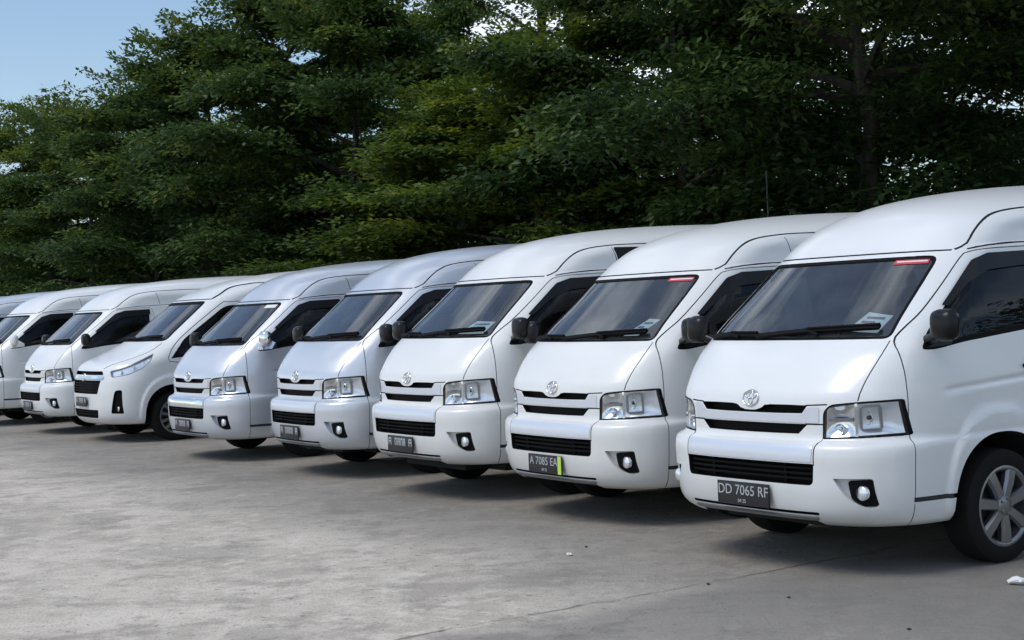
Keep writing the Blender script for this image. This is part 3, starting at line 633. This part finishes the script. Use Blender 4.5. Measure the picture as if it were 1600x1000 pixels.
    dashboard(van, .93, 1.285, .70); seats(van, S, 1.85, 'seat_cloth', (3.0, 3.9, 4.8)); van.ws = ws
    return van
# ------------------------------------------------------------------ ground
YAW = R(56.769)
LAT = Vector((math.cos(YAW), -math.sin(YAW), 0)); BACK = Vector((math.sin(YAW), math.cos(YAW), 0))
def put(name, me, parent=None, loc=(0, 0, 0)):
    o = bpy.data.objects.new(name, me); COL.objects.link(o); o.parent = parent; o.location = loc; return o
def tag(o, label=None, cat=None, group=None, kind=None):
    for k, v in (('label', label), ('category', cat), ('group', group), ('kind', kind)):
        if v: o[k] = v
    return o
def concrete():
    m = mat('worn_concrete', (.3, .29, .28), .85, spec=.3); t = m.node_tree; b = t.nodes['Principled BSDF']
    geo = N(t, 'ShaderNodeNewGeometry'); pos = ('Position')
    def noise(scale, detail=6, rough=.6, vec=None):
        n = N(t, 'ShaderNodeTexNoise', ins={'Scale': scale, 'Detail': float(detail), 'Roughness': rough}); t.links.new(vec or geo.outputs['Position'], n.inputs[0]); return n
    def math_(op, a, bb, c=None):
        n = N(t, 'ShaderNodeMath', operation=op)
        for i, x in enumerate((a, bb, c)):
            if x is None: continue
            if isinstance(x, (int, float)): n.inputs[i].default_value = x
            else: t.links.new(x, n.inputs[i])
        return n.outputs[0]
    def ramp(x, a, bb, lo=0.0, hi=1.0):
        n = N(t, 'ShaderNodeMapRange', ins={'From Min': a, 'From Max': bb, 'To Min': lo, 'To Max': hi}); n.interpolation_type = 'SMOOTHSTEP'; t.links.new(x, n.inputs[0]); return n.outputs[0]
    def mixc(f, a, bb, blend='MIX'):
        n = N(t, 'ShaderNodeMix', data_type='RGBA', blend_type=blend)
        if isinstance(f, (int, float)): n.inputs[0].default_value = f
        else: t.links.new(f, n.inputs[0])
        for i, x in ((6, a), (7, bb)):
            if isinstance(x, tuple): n.inputs[i].default_value = (*x, 1)
            else: t.links.new(x, n.inputs[i])
        return n.outputs[2]
    # coordinates along / across the parking row
    sx = N(t, 'ShaderNodeSeparateXYZ'); t.links.new(geo.outputs['Position'], sx.inputs[0]); X, Y = sx.outputs[0], sx.outputs[1]
    A = (-.61, 7.17); nx, ny = -.578, .816
    mpn = N(t, 'ShaderNodeMapping'); mpn.inputs['Rotation'].default_value = (0, 0, YAW); mpn.inputs['Scale'].default_value = (1.0, .28, 1); t.links.new(geo.outputs['Position'], mpn.inputs[0])
    big = noise(.22, 5, .55); mid = noise(1.1, 6, .62); fine = noise(7.0, 8, .7); grit = noise(60.0, 4, .6); streak = noise(2.3, 8, .72); spots = noise(16.0, 3, .5)
    c = mixc(ramp(mid.outputs[0], .36, .64), (.50, .445, .370), (.72, .645, .545))
    c = mixc(math_('MULTIPLY', ramp(streak.outputs[0], .50, .60), .55), c, (.32, .285, .240))
    c = mixc(math_('MULTIPLY', ramp(fine.outputs[0], .46, .66), .6), c, (.74, .67, .575))
    c = mixc(math_('MULTIPLY', ramp(grit.outputs[0], .50, .66), .45), c, (.17, .165, .16))
    c = mixc(math_('MULTIPLY', ramp(spots.outputs[0], .62, .70), .55), c, (.13, .125, .118))
    pat = noise(.55, 7, .68); c = mixc(math_('MULTIPLY', ramp(pat.outputs[0], .50, .58), .50), c, (.25, .225, .19)); pale = noise(3.4, 8, .75); c = mixc(math_('MULTIPLY', ramp(pale.outputs[0], .53, .62), .60), c, (.74, .67, .58))
    # darker strip with an uneven edge, in front of and beneath the vans
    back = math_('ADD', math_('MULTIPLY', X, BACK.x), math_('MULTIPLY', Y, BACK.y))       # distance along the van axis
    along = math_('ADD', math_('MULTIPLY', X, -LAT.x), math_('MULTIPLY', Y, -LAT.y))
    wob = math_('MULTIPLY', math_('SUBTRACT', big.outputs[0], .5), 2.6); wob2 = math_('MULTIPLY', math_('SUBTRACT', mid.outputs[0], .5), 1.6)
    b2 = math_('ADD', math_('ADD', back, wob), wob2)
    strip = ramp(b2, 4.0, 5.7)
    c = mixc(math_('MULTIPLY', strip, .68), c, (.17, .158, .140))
    # neighbouring slab beyond the joint: blended to a darker tone
    d0 = math_('ADD', math_('MULTIPLY', math_('SUBTRACT', X, A[0]), nx), math_('MULTIPLY', math_('SUBTRACT', Y, A[1]), ny))
    jw = noise(2.4, 5, .6); d = math_('ADD', d0, math_('MULTIPLY', math_('SUBTRACT', jw.outputs[0], .5), .16))
    slab = ramp(d, .05, -.35); c = mixc(math_('MULTIPLY', slab, .62), c, (.18, .168, .152))
    crack = ramp(math_('ABSOLUTE', d, 0), .004, .022, 1.0, 0.0); patchy = ramp(noise(1.3, 3, .5).outputs[0], .38, .55)
    crack = math_('MULTIPLY', crack, patchy)
    c = mixc(math_('MULTIPLY', crack, .45), c, (.06, .058, .055))
    # hairline cracks
    vo = N(t, 'ShaderNodeTexVoronoi', feature='DISTANCE_TO_EDGE'); vo.inputs['Scale'].default_value = .42
    wv = N(t, 'ShaderNodeVectorMath', operation='ADD'); sc_ = N(t, 'ShaderNodeVectorMath', operation='SCALE'); sc_.inputs[3].default_value = .9; t.links.new(mid.outputs['Color'], sc_.inputs[0]); t.links.new(geo.outputs['Position'], wv.inputs[0]); t.links.new(sc_.outputs[0], wv.inputs[1]); t.links.new(wv.outputs[0], vo.inputs['Vector'])
    hair = math_('MULTIPLY', ramp(vo.outputs['Distance'], .0, .012, 1.0, 0.0), ramp(big.outputs[0], .48, .58)); c = mixc(math_('MULTIPLY', hair, .15), c, (.10, .097, .093))
    t.links.new(c, b.inputs['Base Color'])
    bp = N(t, 'ShaderNodeBump', ins={'Strength': .8, 'Distance': .025}); hgt = math_('ADD', math_('ADD', math_('MULTIPLY', fine.outputs[0], .8), math_('MULTIPLY', grit.outputs[0], .35)), math_('MULTIPLY', math_('ADD', crack, math_('MULTIPLY', hair, .2)), -1.0))
    t.links.new(hgt, bp.inputs['Height']); t.links.new(bp.outputs[0], b.inputs['Normal'])
    t.links.new(ramp(fine.outputs[0], .3, .7, .75, .95), b.inputs['Roughness'])
concrete()
gm = MB().add([(-400, -200, 0), (400, -200, 0), (400, 600, 0), (-400, 600, 0)], [(0, 1, 2, 3)]).mesh('ground', ('worn_concrete',), smooth=0)
tag(put('ground', gm), 'worn grey concrete parking ground', kind='structure')
m = mat('soil', (.06, .05, .035), .95); 
def strip_pt(s, off, z=0.0): p = Vector((1.33, 8.72, 0))-LAT*s+BACK*off; return (p.x, p.y, z)
vm = MB().add([strip_pt(-25, 7.2, .004), strip_pt(95, 7.2, .004), strip_pt(95, 70, .004), strip_pt(-25, 70, .004)], [(0, 1, 2, 3)]).mesh('verge', ('soil',), smooth=0)
tag(put('verge', vm), 'dark leaf-littered soil under the trees', kind='structure')

# ------------------------------------------------------------------ vans
H2 = build_h200(); H3 = build_h300()
def plate_text(s, size):
    me = text_mesh(s, size); me.materials.append(MATS['plate_ink']); return me
def blocks(pattern, h):
    b = MB()
    for x0, x1, notch in pattern:
        b.box((x0, 0-h/2, 0), (x0+.011, h/2, .0014)); b.box((x1-.011, -h/2, 0), (x1, h/2, .0014)); b.box((x0+.0112, h/2-.012, 0), (x1-.0112, h/2, .0014))
        if notch: b.box((x0+.0112, -.006, 0), (x1-.0112, .006, .0014))
    return b.mesh('plate_marks', ('plate_ink',), smooth=0)
def place_van(van, label, xy, dyaw, dz, paint_mat, name='passenger_van', text=None, sub=None, strip=False, sticker=None, card=None, mirror=None, chrome=False, cover=None, roofwin=False, marks=None, interior=True):
    root = bpy.data.objects.new(name, None); COL.objects.link(root); root.empty_display_size = .3
    root.location = (xy[0], xy[1], 0); root.rotation_euler = (0, 0, -(YAW+R(dyaw)))
    tag(root, label, 'van', 'passenger vans parked side by side in one row'); obs = []
    for r in van.rec:
        o = bpy.data.objects.new(r['name'], r['me']); COL.objects.link(o)
        o.parent = root if r['parent'] is None else obs[r['parent']]
        lz = dz if (r['parent'] is None and not r['ground']) else 0.0
        o.location = (r['loc'][0], r['loc'][1], r['loc'][2]+lz); o.rotation_euler = (0, 0, r['rot'])
        def swap(i, mn): o.material_slots[i].link = 'OBJECT'; o.material_slots[i].material = MATS[mn]
        if r['tag'] == 'paint' and paint_mat != 'white_paint': swap(0, paint_mat)
        if r['tag'] == 'mirror' and mirror and sum(1 for q in obs if q and q.name.startswith('door_mirror')) == 0:
            swap(0, mirror); o['label'] = {'chrome': 'bright chrome door mirror', 'white_paint': 'white painted door mirror'}[mirror]
        if r['tag'] == 'garnish' and chrome: swap(0, 'chrome'); o['label'] = 'bright chrome bar across the bumper'
        if r['tag'] == 'headrest' and cover: swap(0, cover)
        obs.append(o)
    S = S1 if van is H2 else S2; v, z0, z1, hw = van.plate_at; zc = (z0+z1)/2
    pl = [o for o in obs if o and o.name.startswith('license_plate')][0]
    def on_plate(nm, me, x, z): o = put(nm, me, pl, (x, v-.0055, z)); o.rotation_euler = (math.pi/2, 0, 0); return o
    if text: on_plate('plate_number', plate_text(text, .082), -.018 if strip else 0, zc+.018)
    if sub: on_plate('plate_date', plate_text(sub, .03), -.01, zc-.043)
    if marks: on_plate('plate_number', blocks(marks, .062), 0, zc+.018)
    if strip:
        put('plate_tape', MB().box((hw-.05, v-.007, z0+.002), (hw-.006, v-.0052, z1-.002)).mesh('plate_tape', ('lime_tape',), smooth=0), pl)
    wso = obs[van.ws]
    if sticker:
        P = [(.44, 1.728), (.635, 1.728), (.628, 1.758), (.44, 1.758)] if sticker == 'red' else [(.47, 1.715), (.63, 1.715), (.622, 1.75), (.47, 1.75)]
        st = put('windshield_sticker', shell(S, 'front', P, -.0035, -.0065, step=.05).mesh('windshield_sticker', ('red_sticker' if sticker == 'red' else 'paper',), smooth=40), wso); st['label'] = 'red and white sticker strip' if sticker == 'red' else 'pale sticker strip'
        if sticker == 'red': put('sticker_band', shell(S, 'front', [(.455, 1.7385), (.625, 1.7385), (.623, 1.7455), (.455, 1.7455)], -.0022, -.0033, step=.05).mesh('sticker_band', ('paper',), smooth=40), wso)
    if card:
        cp = put('dash_card', shell(S, 'front', card, -.045, -.047, step=.05).mesh('dash_card', ('paper',), smooth=40), root, (0, 0, dz)); c0 = np.array(card); ce = c0.mean(0)
        b = MB()
        for k, (f0, f1) in enumerate(((-.6, .5), (-.6, .2), (-.5, .6))):
            e1 = (c0[1]-c0[0])/2; e2 = (c0[3]-c0[0])/2; q = ce+e2*(.5-.45*k); b.join(ribbon(S, 'front', densify([q+e1*f0, q+e1*f1], .03, False), .006, -.043, -.0448))
        put('card_print', b.mesh('card_print', ('ink',), smooth=0), cp)
    if roofwin:
        put('roof_side_window', shell(S, 'side', rounded([(1.80, 1.872), (2.75, 1.878), (2.75, 2.035), (1.755, 2.03)], .02), .006, -.006, step=.06).mesh('roof_side_window', ('gloss_black',), smooth=40), root, (0, 0, dz))
    return root
M3 = [(-.20, -.15, 1), (-.09, -.05, 0), (-.04, 0, 1), (.01, .05, 0), (.06, .09, 1), (.15, .20, 1)]
place_van(H2, 'white high-roof van nearest the camera, plate DD 7065 RF, wheel cut by right edge', (1.326, 8.722), -1.063, .004, 'white_paint', text='DD 7065 RF', sub='04 25', sticker='red', card=[(.41, 1.385), (.62, 1.370), (.64, 1.465), (.475, 1.490)])
place_van(H2, 'white high-roof van with a lime-green strip on its black plate', (.227, 10.96), .628, -.010, 'cream_white_paint', text='A 7085 EA', sub='04 25', strip=True, sticker='red', card=[(.40, 1.375), (.54, 1.375), (.62, 1.485), (.52, 1.495)])
place_van(H2, 'white high-roof van with pale seat covers, between lime-strip van and silver van', (-.955, 12.684), .163, .029, 'cream_white_paint', marks=M3, card=[(.28, 1.37), (.60, 1.37), (.62, 1.465), (.40, 1.475)], cover='white_cloth', roofwin=True)
place_van(H2, 'silver high-roof van with black mirrors and plain bumper, nearer of two silver vans', (-2.201, 14.762), 1.209, .007, 'silver_paint', marks=M3)
place_van(H2, 'silver high-roof van with chrome mirrors and a chrome bumper bar', (-3.736, 16.968), -.42, -.029, 'silver_paint', marks=M3, mirror='chrome', chrome=True, sticker='white')
place_van(H3, 'white short-bonneted van with slanted headlights and multi-spoke alloy wheel', (-5.80, 20.22), 0.0, 0.0, 'white_paint', name='short_bonnet_van', marks=M3)
place_van(H2, 'white high-roof van just behind the short-bonneted van, dark door window', (-7.162, 22.165), .33, -.009, 'white_paint', marks=M3)
place_van(H2, 'white high-roof van with white mirror, its nose cut by left edge', (-9.031, 24.632), -1.07, .007, 'white_paint', mirror='white_paint')
place_van(H2, 'silver van behind the white-mirrored van, its roof edge showing at left', (-10.95, 27.35), 0.4, 0.0, 'silver_paint')
place_van(H2, 'farthest white van, only its pale roof showing at left edge', (-12.75, 29.95), -.4, 0.0, 'white_paint')
# ------------------------------------------------------------------ trees
def leaf_mat(name, dark, light, warm):
    m = bpy.data.materials.new(name); m.use_nodes = True; t = m.node_tree; t.nodes.clear(); o = N(t, 'ShaderNodeOutputMaterial')
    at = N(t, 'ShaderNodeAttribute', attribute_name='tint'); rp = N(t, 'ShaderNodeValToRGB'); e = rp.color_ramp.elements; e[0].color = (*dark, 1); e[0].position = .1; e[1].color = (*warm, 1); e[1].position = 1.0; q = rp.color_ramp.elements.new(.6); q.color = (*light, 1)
    link(t, at, 'Fac', rp, 0)
    p = N(t, 'ShaderNodeBsdfPrincipled'); p.inputs['Roughness'].default_value = .55; p.inputs['Specular IOR Level'].default_value = .3; link(t, rp, 0, p, 'Base Color')
    tr = N(t, 'ShaderNodeBsdfTranslucent'); hs = N(t, 'ShaderNodeHueSaturation', ins={'Value': 1.25, 'Saturation': 1.1}); link(t, rp, 0, hs, 'Color'); link(t, hs, 0, tr, 0)
    mx = N(t, 'ShaderNodeMixShader'); mx.inputs[0].default_value = .36; link(t, p, 0, mx, 1); link(t, tr, 0, mx, 2); link(t, mx, 0, o, 0); MATS[name] = m
leaf_mat('leaves_deep', (.026, .054, .020), (.078, .132, .036), (.17, .20, .042))
leaf_mat('leaves_fresh', (.036, .068, .018), (.118, .172, .032), (.26, .28, .044))
bark = mat('bark', (.06, .05, .04), .9); t = bark.node_tree; nb = N(t, 'ShaderNodeTexNoise', ins={'Scale': 9.0, 'Detail': 8.0}); tcb = N(t, 'ShaderNodeTexCoord'); mpb = N(t, 'ShaderNodeMapping'); mpb.inputs['Scale'].default_value = (1, 1, .18); link(t, tcb, 'Object', mpb, 0); link(t, mpb, 0, nb, 0)
rb = N(t, 'ShaderNodeValToRGB'); rb.color_ramp.elements[0].color = (.010, .008, .006, 1); rb.color_ramp.elements[1].color = (.055, .047, .040, 1); rb.color_ramp.elements[0].position = .35; rb.color_ramp.elements[1].position = .65; link(t, nb, 0, rb, 0); t.links.new(rb.outputs[0], t.nodes['Principled BSDF'].inputs['Base Color'])
bb = N(t, 'ShaderNodeBump', ins={'Strength': .8, 'Distance': .03}); link(t, nb, 0, bb, 'Height'); t.links.new(bb.outputs[0], t.nodes['Principled BSDF'].inputs['Normal'])

def leaves_mesh(name, rng, C, D, TN, per, rs, leaf=(.18, .085), flat=.11, mat_name='leaves_deep'):
    """sprays at centres C, pointing along D, with tint TN: one diamond per leaf"""
    n = len(C); k = per; C = np.repeat(C, k, 0); D = np.repeat(D, k, 0); T = np.repeat(TN, k)+rng.normal(0, .10, n*k); rs = np.repeat(rs, k)
    up = np.array([0, 0, 1.0]); S_ = np.cross(D, up); S_ /= np.linalg.norm(S_, axis=1)[:, None]+1e-9; U_ = np.cross(S_, D)
    rr = np.sqrt(rng.random(n*k)); th = rng.random(n*k)*2*np.pi
    a = rr*np.cos(th)*1.15; b = rr*np.sin(th)*.75; c = rng.normal(0, flat, n*k)-.22*(a*a+b*b)
    P = C+(D*a[:, None]+S_*b[:, None]+U_*c[:, None])*rs[:, None]
    ang = rng.normal(0, .9, n*k)+np.arctan2(b, a+.4); H = D*np.cos(ang)[:, None]+S_*np.sin(ang)[:, None]+up*rng.normal(-.18, .35, n*k)[:, None]; H /= np.linalg.norm(H, axis=1)[:, None]
    nr = up+rng.normal(0, .38, (n*k, 3)); W = np.cross(H, nr); W /= np.linalg.norm(W, axis=1)[:, None]+1e-9
    L = leaf[0]*rng.uniform(.65, 1.25, n*k)[:, None]; B = leaf[1]*rng.uniform(.7, 1.2, n*k)[:, None]; Nn = np.cross(W, H)
    V = np.stack([P, P+H*L*.45+W*B*.5+Nn*L*.06, P+H*L, P+H*L*.45-W*B*.5+Nn*L*.06], 1).reshape(-1, 3)
    q = n*k; me = bpy.data.meshes.new(name); me.vertices.add(q*4); me.vertices.foreach_set('co', V.ravel()); me.loops.add(q*4); me.loops.foreach_set('vertex_index', np.arange(q*4, dtype=np.int32)); me.polygons.add(q); me.polygons.foreach_set('loop_start', np.arange(q, dtype=np.int32)*4)
    at = me.attributes.new('tint', 'FLOAT', 'POINT'); at.data.foreach_set('value', np.repeat(np.clip(T, 0, 1), 4).astype(np.float32)); me.update(calc_edges=True); me.materials.append(MATS[mat_name]); return me

def tree_proto(seed, H, Rad, base, nl=26, per=95, mat_name='leaves_deep', lean=.0, top=1.0, leaf=(.18, .085)):
    rng = np.random.default_rng(seed); tr = MB(); pts = [np.array([0, 0, -.1])]; z = 0
    jit = np.cumsum(rng.normal(0, .10, (8, 2)), 0)
    tp = [np.array([0, 0, -.1])]+[np.array([jit[i, 0], jit[i, 1], H*.86*(i+1)/8]) for i in range(8)]
    r0 = .035*H**.9*.6
    tr.tube(tp, [r0*1.25]+[r0*(1-.86*(i+1)/8) for i in range(8)], 9)
    C, D, T, RS = [], [], [], []
    def trunk_at(z): i = np.clip(z/(H*.86)*8, 0, 7.99); k = int(i); return tp[k]+(tp[k+1]-tp[k])*(i-k) if k > 0 else tp[1]*(i-k)
    for i in range(nl):
        f = (i+.5)/nl; zz = base+(H*.93-base)*f**.9; az = i*2.39996+rng.normal(0, .35)
        prof = (math.sin(math.pi*min(1, .22+.80*f*top))**.7); Lb = Rad*prof*rng.uniform(.72, 1.12)*(1-.25*f)
        d = np.array([math.cos(az), math.sin(az), 0]); rise = rng.uniform(.10, .45)+.35*f
        z0 = max(base*.75, zz-Lb*rise*.5); o = trunk_at(min(z0, H*.84)); o = np.array([o[0], o[1], z0])
        bp = []
        for k in range(6):
            s_ = k/5; bp.append(o+d*Lb*s_+np.array([0, 0, Lb*(rise*s_-.30*s_*s_)])+np.append(rng.normal(0, .06, 2), 0)*s_*Lb*.5)
        tr.tube(bp, [max(.012, r0*.42*(1-.2*f)*(1-.85*k/5)) for k in range(6)], 6)
        nsub = int(10+Lb*3.2)
        for j in range(nsub):
            s_ = rng.uniform(.22, 1.0)**.8; p = np.array(bp[int(min(4, s_*5))])+(np.array(bp[int(min(4, s_*5))+1])-np.array(bp[int(min(4, s_*5))]))*(s_*5-int(min(4, s_*5)))
            sa = az+rng.choice([-1, 1])*rng.uniform(.3, 1.2); dl = Lb*.34*(1.15-s_*.6)*rng.uniform(.4, 1.1); dd = np.array([math.cos(sa), math.sin(sa), rng.uniform(-.05, .30)])
            e = p+dd*dl
            if j % 2 == 0: tr.tube([p, (p+e)/2+np.array([0, 0, .04]), e], [.016, .012, .006], 4, caps=False)
            nd = dd/np.linalg.norm(dd); C.append(e); D.append(nd); RS.append(rng.uniform(.55, 1.0)); ht = (e[2]-base)/(H-base); T.append(.34+.26*np.clip(ht, 0, 1)+rng.normal(0, .20))  # tint rises with height: light on the crown tops put into leaf colour
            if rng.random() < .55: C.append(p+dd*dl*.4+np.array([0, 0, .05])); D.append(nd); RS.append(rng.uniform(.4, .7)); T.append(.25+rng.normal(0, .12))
    for i in range(int(nl*1.5)):
        az = rng.random()*6.28; q = rng.random()**.5*Rad*.40; e = np.array([math.cos(az)*q, math.sin(az)*q, H*(1-.12*rng.random())-.10*q*q]); C.append(e); D.append(np.array([math.cos(az)*.8, math.sin(az)*.8, .6])); RS.append(.55); T.append(.6+rng.normal(0, .15))  # topmost sprays tinted brighter, as if lit from above
    C = np.array(C); D = np.array(D); D /= np.linalg.norm(D, axis=1)[:, None]
    return tr.mesh('trunk', ('bark',), smooth=50), leaves_mesh('crown', rng, C, D, np.array(T), per, np.array(RS), leaf=leaf, mat_name=mat_name)
def plant_tree(proto, label, s, off, sc, rot, group, name='tree', cat='tree'):
    root = bpy.data.objects.new(name, None); COL.objects.link(root); root.location = strip_pt(s, off, 0); root.rotation_euler = (0, 0, rot); root.scale = (sc[0], sc[0], sc[1]); root.empty_display_size = .3
    put('trunk', proto[0], root); put('crown', proto[1], root); tag(root, label, cat, group); return root
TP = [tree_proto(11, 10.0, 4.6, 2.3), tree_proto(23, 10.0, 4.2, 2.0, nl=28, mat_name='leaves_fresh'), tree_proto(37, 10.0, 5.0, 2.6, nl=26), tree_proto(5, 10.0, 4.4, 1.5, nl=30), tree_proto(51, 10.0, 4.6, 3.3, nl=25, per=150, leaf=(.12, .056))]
ROW = 'shade trees in a row behind the vans'
rows = [(4, 2.6, 9.6, 1.10, 1.20, 'dark tree with open lower boughs at the far right, above the nearest van'),
        (4, 7.6, 9.2, 1.0, 1.18, 'dark tree with sky showing between its boughs, above the nearest van roof'),
        (3, 12.0, 9.6, .80, .95, 'dark tree above the roof of the lime-strip van'),
        (1, 14.6, 9.0, .84, .63, 'bright yellow-green low-topped tree in front of the tall bare trunks'),
        (1, 18.6, 9.6, .84, .60, 'yellow-green tree left of the bright low-topped tree'),
        (0, 22.4, 8.9, .90, .92, 'dark layered tree above the nearer silver van'),
        (3, 26.2, 9.5, .95, 1.02, 'tall dark layered tree rising beside the blue sky'),
        (2, 30.6, 9.0, .94, .98, 'dark tree whose left edge meets the open sky'),
        (3, 35.6, 9.6, .90, .90, 'spreading dark tree above the short-bonneted van'),
        (0, 41.0, 9.2, .95, .90, 'dark tree left of the spreading tree, below the sky'),
        (1, 46.5, 9.8, .92, .95, 'green tree near the left edge with feathery top'),
        (2, 52.5, 9.3, 1.0, .98, 'leaning feathery tree at the far left edge'),
        (3, 59.0, 9.6, 1.0, 1.0, 'last dark tree of the row, at the left frame edge')]
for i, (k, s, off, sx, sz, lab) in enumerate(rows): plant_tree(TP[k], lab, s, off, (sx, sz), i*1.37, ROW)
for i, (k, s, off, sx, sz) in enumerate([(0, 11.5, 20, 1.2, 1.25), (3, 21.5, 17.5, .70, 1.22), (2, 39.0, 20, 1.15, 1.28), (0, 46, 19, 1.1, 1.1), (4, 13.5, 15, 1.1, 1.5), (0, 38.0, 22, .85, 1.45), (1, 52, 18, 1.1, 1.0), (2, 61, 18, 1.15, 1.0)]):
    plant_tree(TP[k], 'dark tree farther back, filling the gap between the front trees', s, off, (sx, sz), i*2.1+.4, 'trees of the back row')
def tall_trunk(seed):
    rng = np.random.default_rng(seed); tr = MB(); tp = [np.array([rng.normal(0, .05)*i, rng.normal(0, .05)*i, -.1+15.0*i/8]) for i in range(9)]; tr.tube(tp, [.24-.018*i for i in range(9)], 10); C = []; D = []
    for i in range(9):
        z = 8.4+.7*i; az = rng.random()*6.28; o = np.array([0, 0, z]); d = np.array([math.cos(az), math.sin(az), .7]); L = rng.uniform(1.2, 2.6); tr.tube([o, o+d*L*.5, o+d*L], [.07, .05, .02], 6)
        for j in range(5): C.append(o+d*L*rng.uniform(.6, 1.1)+rng.normal(0, .4, 3)); D.append(np.array([math.cos(az), math.sin(az), .2]))
    D = np.array(D); D /= np.linalg.norm(D, axis=1)[:, None]; C = np.array(C)
    return tr.mesh('trunk', ('bark',), smooth=50), leaves_mesh('crown', rng, C, D, rng.normal(.5, .15, len(C)), 80, np.full(len(C), .7), mat_name='leaves_deep')
for i, (s, off, lab) in enumerate([(31.0, 20.2, 'tall bare grey trunk, leftmost of three above the bright tree'), (30.0, 20.8, 'tall bare grey trunk, middle of three above the bright tree'), (28.9, 20.2, 'tall bare grey trunk, rightmost of three above the bright tree')]):
    plant_tree(tall_trunk(90+i), lab, s, off, (1.0, 1.0), i*1.1, 'tall bare trunks behind', 'tall_tree')
# undergrowth: a continuous mass of dark shrubs along the foot of the trees
rng = np.random.default_rng(3); n = 3000; s_ = np.concatenate([rng.uniform(-6, 70, n-900), rng.uniform(-6, 15, 900)]); of = rng.uniform(8.2, 13.5, n); hh = rng.random(n)**.7*(2.3+.5*np.sin(s_*.9)+.35*np.sin(s_*2.3+1)+.8*np.clip((15-s_)/6, 0, 1))
C = np.array([strip_pt(a, b, c+.15) for a, b, c in zip(s_, of, hh)]); az = rng.random(n)*6.28; D = np.stack([np.cos(az), np.sin(az), rng.uniform(-.1, .4, n)], 1); D /= np.linalg.norm(D, axis=1)[:, None]
tag(put('undergrowth', leaves_mesh('undergrowth', rng, C, D, rng.normal(.30, .14, n), 70, rng.uniform(.45, .8, n), leaf=(.17, .08), flat=.3)), 'dark undergrowth along the foot of the trees behind the vans', 'shrubs', kind='stuff')

# far foliage closing the view between the trunks
rng = np.random.default_rng(8); n = 3800; s_ = rng.uniform(-4, 120, n); of = rng.uniform(23, 31, n); top = np.where(s_ < 26, 5.2, 7.5)+.8*np.sin(s_*.5)+.5*np.sin(s_*1.7); hh = rng.random(n)**.8*top
C = np.array([strip_pt(a, b, c+.2) for a, b, c in zip(s_, of, hh)]); az = rng.random(n)*6.28; D = np.stack([np.cos(az), np.sin(az), rng.uniform(-.1, .3, n)], 1); D /= np.linalg.norm(D, axis=1)[:, None]
tag(put('far_foliage', leaves_mesh('far_foliage', rng, C, D, rng.normal(.45, .2, n), 46, rng.uniform(.9, 1.5, n), leaf=(.36, .19), flat=.3)), 'far mass of green foliage closing the view behind the trees', 'foliage', kind='stuff')

# ------------------------------------------------------------------ small things
mat('pole_grey', (.07, .08, .075), .6)
pm = MB().tube([(0, 0, 0), (0, 0, 3.24)], .011, 8); pm.tube([(0, 0, 3.24), (0, 0, 3.26)], .016, 8); pm.box((-.10, -.10, 0), (.10, .10, .03), 0, .008)
tag(put('thin_pole', pm.mesh('thin_pole', ('pole_grey',), smooth=40), None, (3.46, 20.0, .004)), 'thin grey upright pole showing above the lime-strip van roof', 'pole')
def crumple(seed, r):
    rng = np.random.default_rng(seed); bm = bmesh.new(); bmesh.ops.create_icosphere(bm, subdivisions=2, radius=r)
    for v in bm.verts: v.co *= rng.uniform(.6, 1.2); v.co.z *= .5
    zmin = min(v.co.z for v in bm.verts)
    for v in bm.verts: v.co.z -= zmin
    me = bpy.data.meshes.new('litter'); bm.to_mesh(me); bm.free(); return me
me = crumple(1, .045); me.materials.append(MATS['paper']); tag(put('crumpled_litter', me, None, (2.61, 7.92, 0)), 'crumpled white litter on the ground at the right edge', 'litter')
me = crumple(2, .02); me.materials.append(MATS['paper']); tag(put('crumpled_litter', me, None, (.30, 9.40, 0)), 'small white scrap of litter in front of the lime-strip van', 'litter')
mat('stone', (.05, .048, .045), .9)
for i, (x, y) in enumerate([(.42, 9.7), (1.38, 7.80), (1.78, 6.95), (1.02, 8.25)]):
    me = crumple(10+i, .011); me.materials.append(MATS['stone']); tag(put('pebble', me, None, (x, y, 0)), 'small dark pebble lying on the open concrete', 'pebble', 'pebbles on the concrete')
